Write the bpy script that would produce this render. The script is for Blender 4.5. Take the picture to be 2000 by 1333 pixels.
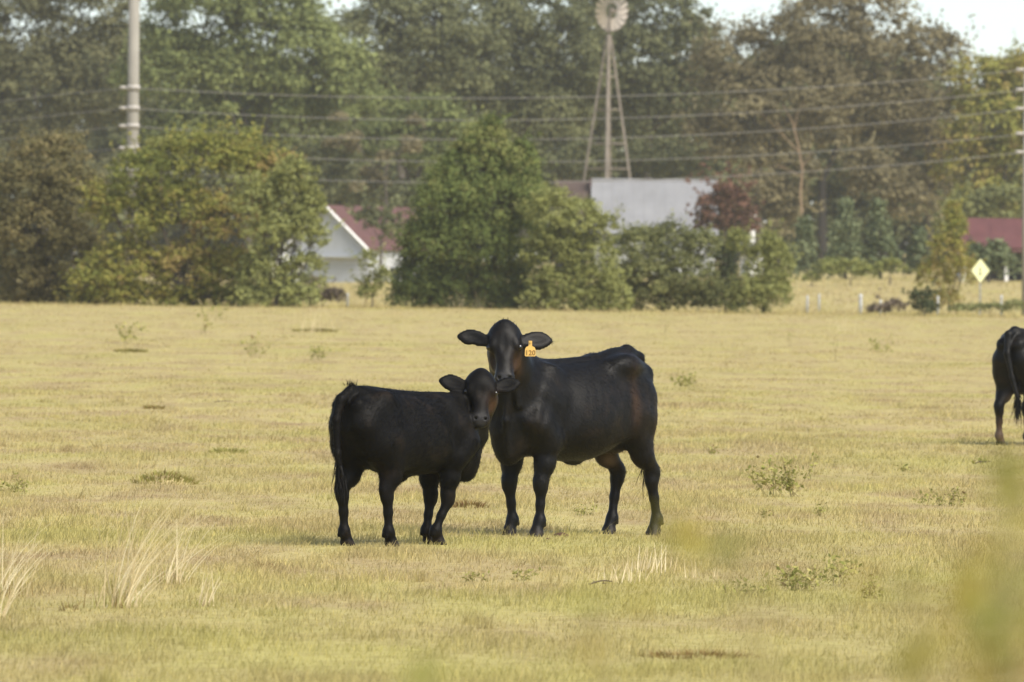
import bpy, math, random
import numpy as np
from mathutils import Vector, Matrix
from math import radians, sin, cos, pi

for o in list(bpy.data.objects):
    bpy.data.objects.remove(o, do_unlink=True)
SC = bpy.context.scene
COL = SC.collection
RNG = np.random.default_rng(7)

# ------------------------------------------------------------------ camera
CAM_H = 1.82
ROLL, PITCH = radians(0.78), math.atan(111.5 / 16200.0)
F_PX = 16200.0                      # focal length in photograph pixels (2000 wide)
cam_d = bpy.data.cameras.new('camera')
cam = bpy.data.objects.new('camera', cam_d)
COL.objects.link(cam)
cam_d.sensor_width = 36.0
cam_d.lens = 36.0 * F_PX / 2000.0
cam_d.clip_start = 0.5
cam_d.clip_end = 9000.0
CAM_R = (Matrix.Rotation(radians(90) - PITCH, 3, 'X') @ Matrix.Rotation(ROLL, 3, 'Z'))
cam.matrix_world = Matrix.Translation((0, 0, CAM_H)) @ CAM_R.to_4x4()
cam_d.dof.use_dof = True
cam_d.dof.focus_distance = 60.0
cam_d.dof.aperture_fstop = 8.2
SC.camera = cam

# ------------------------------------------------------------------ light
SUN_EL, SUN_AZ = radians(48), radians(138)     # azimuth measured from +Y (away from the camera) towards +X
world = bpy.data.worlds.new('World'); SC.world = world; world.use_nodes = True
wn = world.node_tree.nodes; wn.clear()
wo = wn.new('ShaderNodeOutputWorld'); bg = wn.new('ShaderNodeBackground'); sky = wn.new('ShaderNodeTexSky')
sky.sky_type = 'NISHITA'; sky.sun_disc = False
sky.sun_elevation = SUN_EL; sky.sun_rotation = SUN_AZ
sky.air_density = 0.8; sky.dust_density = 0.5; sky.ozone_density = 2.0
bg.inputs['Strength'].default_value = 0.10
hs = wn.new('ShaderNodeHueSaturation'); hs.inputs['Saturation'].default_value = 0.75      # thin even cloud: the same sky, paler
world.node_tree.links.new(sky.outputs[0], hs.inputs['Color']); world.node_tree.links.new(hs.outputs[0], bg.inputs[0]); world.node_tree.links.new(bg.outputs[0], wo.inputs[0])
sun_d = bpy.data.lights.new('sun', 'SUN'); sun = bpy.data.objects.new('sun', sun_d); COL.objects.link(sun)
sun_d.energy = 3.2; sun_d.angle = radians(40); sun_d.color = (1.0, 0.93, 0.81)
sd = Vector((sin(SUN_AZ) * cos(SUN_EL), cos(SUN_AZ) * cos(SUN_EL), sin(SUN_EL)))
sun.rotation_euler = (-sd).to_track_quat('-Z', 'Y').to_euler()
SC.view_settings.view_transform = 'Standard'; SC.view_settings.look = 'None'
SC.view_settings.gamma = 1.0; SC.view_settings.use_curve_mapping = False
SC.view_settings.exposure = 0.88
SC.cycles.max_bounces = 6; SC.cycles.diffuse_bounces = 3; SC.cycles.transparent_max_bounces = 6
SC.cycles.volume_bounces = 1
SC.cycles.use_denoising = True

# ------------------------------------------------------------------ helpers
def pix(px, py, D):
    """World point that the photograph shows at pixel (px, py), D metres out along +Y."""
    d = CAM_R @ Vector(((px - 1000) / F_PX, -(py - 666.5) / F_PX, -1.0))
    return Vector((0, 0, CAM_H)) + d * (D / d.y)

def sstep(a, b, x):
    t = np.clip((x - a) / (b - a), 0, 1)
    return t * t * (3 - 2 * t)

_gy = np.array([-60, 0, 80, 120, 160, 200, 250, 285, 300, 309, 322, 345, 400, 450, 500, 560, 640, 800, 1200, 3000], float)
_gh = np.array([0, 0, 0, .06, .19, .36, .62, .82, .885, .84, .83, .98, 1.40, 1.75, 2.10, 2.5, 3.0, 3.8, 5.5, 9], float)
def gz(x, y):
    x = np.asarray(x, float); y = np.asarray(y, float)
    z = np.interp(y, _gy, _gh)
    z = z + .030 * np.clip(x, -45, 60) * sstep(330, 450, y)
    z = z + .012 * np.sin(x * .9 + 1.3 * np.sin(y * .21)) * np.sin(y * .37 + .8) + .02 * np.sin(x * .23 + 2) * np.sin(y * .11)
    return z
def ground(px, py):
    """World point on the terrain seen at pixel (px, py)."""
    d = CAM_R @ Vector(((px - 1000) / F_PX, -(py - 666.5) / F_PX, -1.0)); d = d / d.y
    lo, hi = 20.0, 700.0
    ys = np.linspace(lo, hi, 6801)
    zz = CAM_H + d.z * ys - gz(d.x * ys, ys)
    k = int(np.argmax(zz < 0)) if (zz < 0).any() else len(ys) - 1
    y = ys[k]
    return Vector((d.x * y, y, float(gz(d.x * y, y))))
def pxm(D): return F_PX / D

def vnoise(x, y, seed=0):
    """2-D value noise in [0,1], vectorised."""
    xi = np.floor(x).astype(np.int64); yi = np.floor(y).astype(np.int64)
    xf = x - xi; yf = y - yi
    xf = xf * xf * (3 - 2 * xf); yf = yf * yf * (3 - 2 * yf)
    def h(a, b):
        n = (a * 374761393 + b * 668265263 + seed * 974634777) & 0xffffffff
        n = ((n ^ (n >> 13)) * 1274126177) & 0xffffffff
        return ((n ^ (n >> 16)) & 0xffff) / 65535.0
    return (h(xi, yi) * (1 - xf) + h(xi + 1, yi) * xf) * (1 - yf) + (h(xi, yi + 1) * (1 - xf) + h(xi + 1, yi + 1) * xf) * yf

def tag(o, label=None, cat=None, group=None, kind=None):
    if label: o['label'] = label
    if cat: o['category'] = cat
    if group: o['group'] = group
    if kind: o['kind'] = kind
    return o
def link(o, parent=None):
    COL.objects.link(o)
    if parent is not None: o.parent = parent
    return o
def empty(name, loc=(0, 0, 0), rz=0.0):
    o = bpy.data.objects.new(name, None); o.empty_display_size = .2
    o.location = loc; o.rotation_euler = (0, 0, rz)
    return link(o)
def np_mesh(name, verts, faces, mat, parent=None, attrs=None, smooth=False):
    """verts (N,3) array, faces (M,k) array; attrs {name: (N,) floats}."""
    verts = np.ascontiguousarray(verts, np.float32); faces = np.ascontiguousarray(faces, np.int32)
    me = bpy.data.meshes.new(name)
    n, m, k = len(verts), len(faces), faces.shape[1]
    me.vertices.add(n); me.vertices.foreach_set('co', verts.ravel())
    me.loops.add(m * k); me.loops.foreach_set('vertex_index', faces.ravel())
    me.polygons.add(m); me.polygons.foreach_set('loop_start', np.arange(0, m * k, k, dtype=np.int32))
    if smooth: me.polygons.foreach_set('use_smooth', np.ones(m, bool))
    for an, av in (attrs or {}).items():
        a = me.attributes.new(an, 'FLOAT', 'POINT'); a.data.foreach_set('value', np.ascontiguousarray(av, np.float32))
    me.update(calc_edges=True)
    me.validate(clean_customdata=False)
    if mat is not None: me.materials.append(mat)
    return link(bpy.data.objects.new(name, me), parent)
class MB:
    """Small mesh builder."""
    def __init__(s): s.v = []; s.f = []
    def add(s, v, f):
        b = len(s.v); s.v += [tuple(p) for p in v]; s.f += [tuple(i + b for i in q) for q in f]; return s
    def box(s, c, size, rz=0.0, M=None):
        hx, hy, hz = size[0] / 2, size[1] / 2, size[2] / 2
        vs = [Vector((x, y, z)) for x in (-hx, hx) for y in (-hy, hy) for z in (-hz, hz)]
        R = M if M is not None else Matrix.Rotation(rz, 3, 'Z')
        return s.add([R @ v + Vector(c) for v in vs], [(0, 1, 3, 2), (4, 6, 7, 5), (0, 4, 5, 1), (2, 3, 7, 6), (0, 2, 6, 4), (1, 5, 7, 3)])
    def tube(s, pts, rad, n=8, cap=True):
        pts = [Vector(p) for p in pts]
        if not hasattr(rad, '__len__'): rad = [rad] * len(pts)
        vs, fs = [], []
        up = None
        for i, p in enumerate(pts):
            t = (pts[min(i + 1, len(pts) - 1)] - pts[max(i - 1, 0)]).normalized()
            if up is None: up = Vector((1, 0, 0)) if abs(t.x) < .8 else Vector((0, 1, 0))
            a = (up - t * up.dot(t)).normalized(); b = t.cross(a); up = a
            for k in range(n):
                g = 2 * pi * k / n
                vs.append(p + (a * cos(g) + b * sin(g)) * rad[i])
        for i in range(len(pts) - 1):
            for k in range(n):
                fs.append((i * n + k, i * n + (k + 1) % n, (i + 1) * n + (k + 1) % n, (i + 1) * n + k))
        if cap: fs.append(tuple(range(n))[::-1]); fs.append(tuple((len(pts) - 1) * n + k for k in range(n)))
        return s.add(vs, fs)
    def build(s, name, mat, parent=None, smooth=False, label=None):
        me = bpy.data.meshes.new(name); me.from_pydata(s.v, [], s.f); me.update()
        if smooth: me.polygons.foreach_set('use_smooth', np.ones(len(me.polygons), bool))
        if mat is not None: me.materials.append(mat)
        o = link(bpy.data.objects.new(name, me), parent)
        if label: o['label'] = label
        return o

# ------------------------------------------------------------------ materials
def mat_new(name):
    m = bpy.data.materials.new(name); m.use_nodes = True
    nt = m.node_tree; b = nt.nodes.get('Principled BSDF')
    return m, nt, b
def lnk(nt, a, b): nt.links.new(a, b)
def ramp(nt, stops, fac=None, interp='LINEAR'):
    r = nt.nodes.new('ShaderNodeValToRGB'); e = r.color_ramp.elements; r.color_ramp.interpolation = interp
    while len(e) < len(stops): e.new(.5)
    for i, (p, c) in enumerate(stops):
        e[i].position = p; e[i].color = (*c, 1)
    if fac is not None: lnk(nt, fac, r.inputs[0])
    return r
def noise(nt, vec, scale, detail=4, rough=.55):
    n = nt.nodes.new('ShaderNodeTexNoise'); n.inputs['Scale'].default_value = scale
    n.inputs['Detail'].default_value = detail; n.inputs['Roughness'].default_value = rough
    if vec is not None: lnk(nt, vec, n.inputs['Vector'])
    return n
def mixc(nt, fac, a, b, mode='MIX'):
    m = nt.nodes.new('ShaderNodeMix'); m.data_type = 'RGBA'; m.blend_type = mode
    for s, v in ((m.inputs[0], fac), (m.inputs[6], a), (m.inputs[7], b)):
        if hasattr(v, 'is_linked'): lnk(nt, v, s)
        elif hasattr(v, '__len__'): s.default_value = (*v, 1)
        else: s.default_value = v
    return m.outputs[2]
def attr(nt, name):
    a = nt.nodes.new('ShaderNodeAttribute'); a.attribute_name = name; return a.outputs['Fac']
def plain(name, col, rough=.6, var=.12, scale=3.0, metal=0.0, spec=.4, bump=0.0, coord='Object'):
    """Solid coloured surface with mottled tone."""
    m, nt, b = mat_new(name)
    tc = nt.nodes.new('ShaderNodeTexCoord')
    n = noise(nt, tc.outputs[coord], scale, 6, .65)
    lo = [c * (1 - var) for c in col]; hi = [min(1, c * (1 + var)) for c in col]
    r = ramp(nt, [(.3, lo), (.7, hi)], n.outputs[0])
    lnk(nt, r.outputs[0], b.inputs['Base Color'])
    b.inputs['Roughness'].default_value = rough; b.inputs['Metallic'].default_value = metal
    b.inputs['Specular IOR Level'].default_value = spec
    if bump:
        bp = nt.nodes.new('ShaderNodeBump'); bp.inputs['Strength'].default_value = bump
        lnk(nt, n.outputs[0], bp.inputs['Height']); lnk(nt, bp.outputs[0], b.inputs['Normal'])
    return m
def leafmat(name, stops, trans=.35):
    """Foliage: every leaf takes its tone from its own 'tint' value."""
    m, nt, b = mat_new(name); nt.nodes.remove(b)
    out = nt.nodes['Material Output']
    r = ramp(nt, stops, attr(nt, 'tint'))
    d = nt.nodes.new('ShaderNodeBsdfDiffuse'); t = nt.nodes.new('ShaderNodeBsdfTranslucent'); mx = nt.nodes.new('ShaderNodeMixShader')
    lnk(nt, r.outputs[0], d.inputs[0]); lnk(nt, r.outputs[0], t.inputs[0])
    mx.inputs[0].default_value = trans
    lnk(nt, d.outputs[0], mx.inputs[1]); lnk(nt, t.outputs[0], mx.inputs[2]); lnk(nt, mx.outputs[0], out.inputs[0])
    return m

# ------------------------------------------------------------------ grass colours shared by the soil sheet and the blades
def pasture_color(nt, blades):
    """Colour from the place on the field: straw, yellow-green and brown patches, greener towards the near side."""
    g = nt.nodes.new('ShaderNodeNewGeometry'); sx = nt.nodes.new('ShaderNodeSeparateXYZ'); lnk(nt, g.outputs['Position'], sx.inputs[0])
    cb = nt.nodes.new('ShaderNodeCombineXYZ'); lnk(nt, sx.outputs[0], cb.inputs[0]); lnk(nt, sx.outputs[1], cb.inputs[1])
    mp = nt.nodes.new('ShaderNodeMapping'); mp.inputs['Scale'].default_value = (1, .30, 1); lnk(nt, cb.outputs[0], mp.inputs[0])
    n1 = noise(nt, mp.outputs[0], .55, 5, .62); n2 = noise(nt, mp.outputs[0], .9, 6, .68); n3 = noise(nt, cb.outputs[0], .16, 3, .5)
    straw = ramp(nt, [(.28, (.38, .275, .15)), (.42, (.485, .39, .205)), (.55, (.55, .465, .215)), (.66, (.53, .475, .195)), (.78, (.57, .49, .30))], n2.outputs[0]).outputs[0]
    green = ramp(nt, [(.35, (.38, .345, .13)), (.65, (.51, .465, .175))], n1.outputs[0]).outputs[0]
    near = nt.nodes.new('ShaderNodeMapRange'); lnk(nt, sx.outputs[1], near.inputs[0])
    near.inputs[1].default_value = 70; near.inputs[2].default_value = 36; near.inputs[3].default_value = -.02; near.inputs[4].default_value = .13
    a = nt.nodes.new('ShaderNodeMath'); a.operation = 'ADD'; lnk(nt, n3.outputs[0], a.inputs[0]); lnk(nt, near.outputs[0], a.inputs[1])
    b_ = nt.nodes.new('ShaderNodeMath'); b_.operation = 'MULTIPLY_ADD'; lnk(nt, n1.outputs[0], b_.inputs[0]); b_.inputs[1].default_value = .9; lnk(nt, a.outputs[0], b_.inputs[2])
    gm = nt.nodes.new('ShaderNodeMapRange'); lnk(nt, b_.outputs[0], gm.inputs[0]); gm.inputs[1].default_value = .905; gm.inputs[2].default_value = 1.22
    gm.inputs[3].default_value = 0.0; gm.inputs[4].default_value = .85
    c = mixc(nt, gm.outputs[0], straw, green)
    if blades:
        t = attr(nt, 'tint')
        c2 = ramp(nt, [(0, (.66, .62, .56)), (.35, (.88, .88, .84)), (.7, (1.04, 1.03, .98)), (1, (1.28, 1.22, 1.15))], t).outputs[0]
        c = mixc(nt, 1.0, c, c2, 'MULTIPLY')
    return c
def grass_material():
    m, nt, b = mat_new('pasture_grass'); nt.nodes.remove(b); out = nt.nodes['Material Output']
    c = pasture_color(nt, True)
    d = nt.nodes.new('ShaderNodeBsdfDiffuse'); t = nt.nodes.new('ShaderNodeBsdfTranslucent'); mx = nt.nodes.new('ShaderNodeMixShader')
    lnk(nt, c, d.inputs[0]); lnk(nt, c, t.inputs[0]); mx.inputs[0].default_value = .4
    lnk(nt, d.outputs[0], mx.inputs[1]); lnk(nt, t.outputs[0], mx.inputs[2]); lnk(nt, mx.outputs[0], out.inputs[0])
    return m
def soil_material():
    m, nt, b = mat_new('pasture_ground')
    c = pasture_color(nt, False)
    tc = nt.nodes.new('ShaderNodeNewGeometry'); n = noise(nt, tc.outputs['Position'], 6, 6, .7)
    c = mixc(nt, 1.0, c, ramp(nt, [(.3, (.55, .52, .48)), (.7, (.95, .95, .92))], n.outputs[0]).outputs[0], 'MULTIPLY')
    lnk(nt, c, b.inputs['Base Color']); b.inputs['Roughness'].default_value = 1.0; b.inputs['Specular IOR Level'].default_value = 0.05
    return m
GRASS, SOIL = grass_material(), soil_material()

# ------------------------------------------------------------------ terrain
def make_ground():
    ys = np.concatenate([np.arange(-20, 30, 5), np.arange(30, 110, 1.0), np.arange(110, 360, 2.5), np.arange(360, 700, 10), [760, 860, 1000, 1400, 2000, 3000]])
    us = np.concatenate([[-900, -400, -200, -120], np.arange(-80, 81, 2.0), [120, 200, 400, 900]])
    X, Y = np.meshgrid(us, ys); Z = gz(X, Y)
    nx, ny = len(us), len(ys)
    idx = np.arange(nx * ny).reshape(ny, nx)
    f = np.stack([idx[:-1, :-1], idx[:-1, 1:], idx[1:, 1:], idx[1:, :-1]], -1).reshape(-1, 4)
    tag(np_mesh('ground', np.stack([X, Y, Z], -1).reshape(-1, 3), f, SOIL, smooth=True), kind='structure')
make_ground()

def blades_mesh(name, x, y, h, w, lean, mat, parent=None, z=None, tint=None, seed=0, simple=False):
    """One bent two-piece blade per point."""
    rg = np.random.default_rng(seed); n = len(x)
    z = gz(x, y) - .004 if z is None else z
    a = rg.uniform(0, 2 * pi, n); la = rg.uniform(0, 2 * pi, n); lm = lean * rg.uniform(.2, 1.0, n) * h
    sx, sy = np.cos(a) * w / 2, np.sin(a) * w / 2
    lx, ly = np.cos(la) * lm + .15 * h, np.sin(la) * lm
    b = np.stack([x, y, z], 1)
    m = b + np.stack([lx * .35, ly * .35, h * .6], 1); t = b + np.stack([lx, ly, h], 1)
    s = np.stack([sx, sy, 0 * sx], 1)
    v = np.stack([b - s, b + s, m + s * .7, m - s * .7, t], 1).reshape(-1, 3)
    tint = rg.beta(2.2, 2.2, n) if tint is None else tint
    if simple:
        v = np.stack([b - s, b + s, t], 1).reshape(-1, 3)
        return np_mesh(name, v, np.arange(n * 3).reshape(-1, 3), mat, parent, {'tint': np.repeat(tint, 3)})
    k = np.arange(n)[:, None] * 5
    f = np.concatenate([k + np.array([[0, 1, 2]]), k + np.array([[0, 2, 3]]), k + np.array([[3, 2, 4]])])
    return np_mesh(name, v, f, mat, parent, {'tint': np.repeat(tint, 5)})
def grass_field():
    rg = np.random.default_rng(11); xs, ys, hs, ws = [], [], [], []
    bands = [(35, 48, 800), (48, 62, 720), (62, 80, 430), (80, 105, 220), (105, 140, 110), (140, 200, 48), (200, 300, 17), (300, 330, 9), (330, 470, 3.2)]
    for y0, y1, den in bands:
        W = lambda y: .0617 * y * 1.28 + 1.2
        n = int((y1 - y0) * (W(y0) + W(y1)) * den)
        y = rg.uniform(y0, y1, n); x = rg.uniform(-1, 1, n) * W(y)
        p = vnoise(x * 1.3, y * .45, 3) * .6 + vnoise(x * 4.1, y * 1.4, 4) * .4
        keep = rg.uniform(0, 1, n) < .35 + 1.1 * p
        x, y, p = x[keep], y[keep], p[keep]; n = len(x)
        k = np.sqrt(y / 50.0)
        h = (.018 + .078 * p ** 2.2) * rg.uniform(.5, 1.35, n) * (1 + .10 * (k - 1))
        tall = rg.uniform(0, 1, n) < .004 + .05 * np.clip(vnoise(x * .7, y * .3, 9) - .55, 0, 1); h[tall] *= rg.uniform(1.6, 3.0, tall.sum())
        h *= 1 - .35 * sstep(75, 160, y) + 1.5 * sstep(285, 300, y) + .8 * sstep(300, 320, y)
        w = .0048 * (y / 50.0) ** 1.05 * rg.uniform(.7, 1.4, n)
        xs.append(x); ys.append(y); hs.append(h); ws.append(w)
    for i in range(620):                                     # taller tufts the cattle left
        cy = 36 + 90 * rg.uniform() ** 1.4; W = .0617 * cy * 1.2 + .8; cx = rg.uniform(-W, W)
        n = int(rg.uniform(14, 60) * (50 / cy) ** .5); r = rg.uniform(.03, .13)
        y = cy + rg.normal(0, r, n); x = cx + rg.normal(0, r, n)
        xs.append(x); ys.append(y); hs.append(rg.uniform(.04, .125) * rg.uniform(.5, 1.2, n)); ws.append(.0045 * (y / 50.0) * rg.uniform(.7, 1.3, n))
    x, y, h, w = map(np.concatenate, (xs, ys, hs, ws))
    near = y < 64
    tag(blades_mesh('grass', x[near], y[near], h[near], w[near], .9, GRASS, seed=12), kind='stuff')
    far = ~near
    tag(blades_mesh('far_grass', x[far], y[far], h[far], w[far] * 1.15, .9, GRASS, seed=13, simple=True), kind='stuff')
    return len(x)
print('blades', grass_field())

# ------------------------------------------------------------------ trees and shrubs
def leaf_cloud(cent, size, normal, seed, tint, elong=1.7):
    """Rhombic folded leaves: cent (N,3), size (N,), preferred normal (N,3)."""
    rg = np.random.default_rng(seed); n = len(cent)
    nm = normal + rg.normal(size=(n, 3)) * .75; nm /= np.linalg.norm(nm, axis=1)[:, None]
    r = rg.normal(size=(n, 3)); u = np.cross(nm, r); u /= np.linalg.norm(u, axis=1)[:, None]; w = np.cross(nm, u)
    L = size[:, None] * .5 * elong ** .5; W = size[:, None] * .5 / elong ** .5
    v = np.stack([cent - u * L, cent + w * W + nm * W * .25, cent + u * L, cent - w * W + nm * W * .25], 1).reshape(-1, 3)
    f = np.arange(n * 4).reshape(-1, 4)
    return v, f, np.repeat(tint, 4)
def crown_points(lobes, leaf, dens, rg, clump=.30, flat=.75, shell=.55, hang=0.0):
    """lobes: (centre, radii). Leaves gather in clumps spread over and through every lobe, so that gaps stay between them."""
    C, N, T, K = [], [], [], []
    for c, r, *tb in lobes:
        bias = tb[0] if tb else 0.0; c = np.array(c); r = np.array(r); rm = r.mean()
        area = 4 * pi * ((r[0] * r[1]) ** 1.6 / 3 + (r[0] * r[2]) ** 1.6 / 3 + (r[1] * r[2]) ** 1.6 / 3) ** (1 / 1.6)
        rc = clump * rm ** .75
        nc = max(8, int(area / (pi * rc * rc) * 1.7))
        d = rg.normal(size=(nc, 3)); d /= np.linalg.norm(d, axis=1)[:, None]
        d[:, 2] = np.where(d[:, 2] < -.45, -d[:, 2], d[:, 2])
        rad = rg.uniform(shell, 1.06, nc) ** .8 * np.where(rg.uniform(size=nc) < .12, rg.uniform(1.05, 1.28, nc), 1.0)
        cc = c + d * rad[:, None] * r
        nl = max(4, int(2.1 * dens * area * 1.6 / (leaf * leaf) / nc))
        q = rg.normal(size=(nc, nl, 3)); q /= np.linalg.norm(q, axis=2)[:, :, None]
        q[:, :, 2] = np.where(rg.uniform(size=(nc, nl)) < .55, np.abs(q[:, :, 2]), q[:, :, 2])
        rr = rg.uniform(.35, 1.15, (nc, nl, 1)) * (rc * rg.uniform(.40, 1.50, (nc, 1, 1))) * np.where(rg.uniform(size=(nc, nl, 1)) < .14, rg.uniform(1.2, 2.1, (nc, nl, 1)), 1.0)
        p = cc[:, None, :] + q * rr * np.array([1, 1, flat]); p[:, :, 2] -= hang * rr[:, :, 0] * rg.uniform(0, 1, (nc, nl))
        nv = q * .9 + np.array([0, 0, .75]) + d[:, None, :] * .25
        t = np.clip(rg.normal(.5, .13) + bias + rg.normal(0, .17, (nc, 1)) + rg.normal(0, .12, (nc, nl)), 0, 1)
        C.append(p.reshape(-1, 3)); N.append(nv.reshape(-1, 3)); T.append(t.reshape(-1)); K.append(cc)
    return np.concatenate(C), np.concatenate(N), np.concatenate(T), np.concatenate(K)
BARK = plain('bark_grey', (.10, .085, .07), .9, .35, 2.0, bump=.3)
BARKD = plain('bark_dark', (.035, .030, .026), .9, .3, 2.0, bump=.3)
BARKT = plain('bark_tan', (.27, .19, .12), .9, .25, 2.0, bump=.3)
def limb(mb, rg, p0, p1, r0, r1, bend=.12, n=5):
    p0 = Vector(p0); p1 = Vector(p1); L = (p1 - p0).length
    off = Vector(rg.normal(size=3)) * L * bend; off.z = abs(off.z) * .5
    pts = [p0.lerp(p1, t) + off * sin(pi * t) for t in np.linspace(0, 1, n)]
    mb.tube(pts, [r0 + (r1 - r0) * t for t in np.linspace(0, 1, n)], 6, False)
def tree(name, label, cat, lobes_px, D, mat, leaf=.3, dens=.8, base_px=None, tr=.28, bark=None, group=None, seed=1, clump=.30,
         flat=.75, shell=.55, depth=1.0, hang=0.0, twigs=26, base_spread=None, elong=1.7, trunk_path=None, skirt=None, sprigs=None):
    """lobes_px: (px, py, rx, ry[, hue shift]) in photograph pixels at distance D."""
    rg = np.random.default_rng(seed); s = pxm(D); lobes = []
    if skirt:                                   # foliage that reaches the ground
        lobes_px = list(lobes_px) + [(x, 590 + rg.uniform(-8, 4), 42, 34) for x in np.arange(skirt[0] + 25, skirt[1], 44)]
    for l in lobes_px:
        cx, cy, rx, ry = l[:4]; dd = rg.uniform(-.5, .5) * rx / s * .6
        lobes.append((pix(cx, cy, D + dd), (rx / s, (rx + ry) / 2 / s * depth, ry / s), l[4] if len(l) > 4 else 0.0))
    cxs = np.mean([l[0] for l in lobes_px])
    g = pix(base_px if base_px else cxs, 560, D); gx = g.x; gzv = float(gz(gx, D))
    root = empty(name, (gx, D, gzv - .05)); O = np.array((gx, D, gzv - .05))
    P, N, T, K = crown_points(lobes, leaf, dens, rg, clump, flat, shell, hang)
    SP = []; sprigs = 6 * len(lobes_px) if sprigs is None else sprigs
    for k in range(sprigs):                     # shoots that break the outline
        l = lobes[rg.integers(len(lobes))]; d = rg.normal(size=3); d[2] = abs(d[2]) * .8 + .1; d /= np.linalg.norm(d)
        st = np.array(l[0]) + d * np.array(l[1]) * .95; ln = leaf * rg.uniform(3, 9); d2 = d + np.array([0, 0, .5]) + rg.normal(size=3) * .3; d2 /= np.linalg.norm(d2)
        n_ = int(rg.uniform(8, 20)); SP.append(st + d2 * ln * rg.uniform(0, 1, (n_, 1)) + rg.normal(size=(n_, 3)) * leaf * .45)
    if SP:
        SP = np.concatenate(SP); P = np.concatenate([P, SP]); N = np.concatenate([N, rg.normal(size=SP.shape) * .5 + np.array([0, 0, .7])])
        T = np.concatenate([T, np.clip(rg.normal(.55, .2, len(SP)), 0, 1)])
    keep = P[:, 2] > gz(P[:, 0], P[:, 1]) + .02
    P, N, T = P[keep], N[keep], T[keep]
    sz = leaf * rg.uniform(.6, 1.3, len(P))
    v, f, t = leaf_cloud(P - O, sz, N, seed + 5, T, elong)
    np_mesh('crown', v, f, mat, root, {'tint': t})
    mb = MB(); cm = np.mean([np.array(l[0]) for l in lobes], 0) - O
    zlow = min(l[0].z - l[1][2] for l in lobes) - O[2]
    if trunk_path:
        pts = [Vector(pix(a, b, D)) - Vector(O) for a, b in trunk_path]; pts = [Vector((0, 0, 0))] + pts
        fork = pts[-1]; mb.tube(pts, list(np.linspace(tr, tr * .55, len(pts))), 8, False)
    else:
        fz = max(.25 * cm[2], min(zlow + .15 * cm[2], cm[2] * .7))
        fork = Vector((cm[0] * .35, cm[1] * .35, fz))
        mb.tube([(0, 0, 0), (fork.x * .3, fork.y * .3, fz * .5), fork], [tr * 1.25, tr, tr * .8], 8, False)
    for l in lobes:
        e = Vector(np.array(l[0]) - O); limb(mb, rg, fork, e, tr * .4, tr * .12, .06)
        for kk in range(3):
            d = rg.normal(size=3); d[2] = abs(d[2]); d /= np.linalg.norm(d)
            limb(mb, rg, fork.lerp(e, rg.uniform(.5, .95)), e + Vector(d * np.array(l[1]) * .85), tr * .2, tr * .05)
    for kk in range(twigs):
        k = K[rg.integers(len(K))] - O; l = lobes[rg.integers(len(lobes))]
        j = min(range(len(lobes)), key=lambda i: np.linalg.norm(np.array(lobes[i][0]) - O - k))
        c0 = Vector(np.array(lobes[j][0]) - O); limb(mb, rg, c0, c0 + (Vector(k) - c0) * rg.uniform(.9, 1.2), tr * .14, tr * .03)
    mb.build('trunk', bark or BARK, root, True)
    return tag(root, label, cat, group)

DK = lambda c, k: tuple(x * k for x in c)
L_OLIVE = leafmat('leaf_dull_olive', [(0, (0.105, 0.107, 0.057)), (.5, (0.177, 0.177, 0.089)), (1, (0.268, 0.257, 0.131))])
L_GREEN = leafmat('leaf_mid_green', [(0, (0.112, 0.131, 0.052)), (.5, (0.194, 0.225, 0.086)), (1, (0.319, 0.351, 0.130))])
L_OAK = leafmat('leaf_oak', [(0, (0.091, 0.100, 0.052)), (.5, (0.162, 0.173, 0.084)), (1, (0.251, 0.257, 0.125))])
L_OAKB = leafmat('leaf_oak_brown', [(0, (0.131, 0.116, 0.064)), (.5, (0.222, 0.192, 0.107)), (1, (0.314, 0.271, 0.148))])
L_YELLOW = leafmat('leaf_yellow_green', [(0, (0.165, 0.178, 0.064)), (.5, (0.318, 0.328, 0.109)), (1, (0.328, 0.353, 0.154))])
L_TURN = leafmat('leaf_turning', [(0, (0.160, 0.182, 0.051)), (.45, (0.279, 0.285, 0.074)), (.75, (0.382, 0.342, 0.091)), (1, (0.388, 0.285, 0.120))])
L_RUST = leafmat('leaf_rust_brown', [(0, (0.128, 0.119, 0.057)), (.5, (0.209, 0.187, 0.084)), (1, (0.300, 0.244, 0.115))])
L_CEDAR = leafmat('leaf_cedar', [(0, (0.075, 0.097, 0.034)), (.5, (0.131, 0.168, 0.052)), (.85, (0.204, 0.240, 0.075)), (1, (0.288, 0.293, 0.103))], .25)
L_CEDARY = leafmat('leaf_cedar_top', [(0, (0.101, 0.120, 0.055)), (.5, (0.173, 0.196, 0.081)), (1, (0.302, 0.302, 0.128))], .25)
L_SHRUB = leafmat('leaf_shrub', [(0, (0.132, 0.142, 0.065)), (.5, (0.236, 0.250, 0.104)), (1, (0.368, 0.368, 0.152))])
L_DARK = leafmat('leaf_dark_shrub', [(0, (0.037, 0.046, 0.026)), (.5, (0.066, 0.081, 0.040)), (1, (0.113, 0.131, 0.063))], .2)
L_CONE = leafmat('leaf_blue_conifer', [(0, (0.108, 0.135, 0.071)), (.5, (0.171, 0.203, 0.105)), (1, (0.239, 0.262, 0.142))], .25)
L_RED = leafmat('leaf_red_bush', [(0, (0.095, 0.060, 0.042)), (.5, (0.165, 0.092, 0.066)), (1, (0.250, 0.135, 0.095))])
L_PURP = leafmat('leaf_purple_brown', [(0, (0.124, 0.098, 0.077)), (.5, (0.206, 0.164, 0.128)), (1, (0.299, 0.246, 0.179))])
L_HEDGE = leafmat('leaf_hedge', [(0, (0.180, 0.200, 0.065)), (.5, (0.280, 0.300, 0.095)), (1, (0.380, 0.370, 0.140))])

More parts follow.
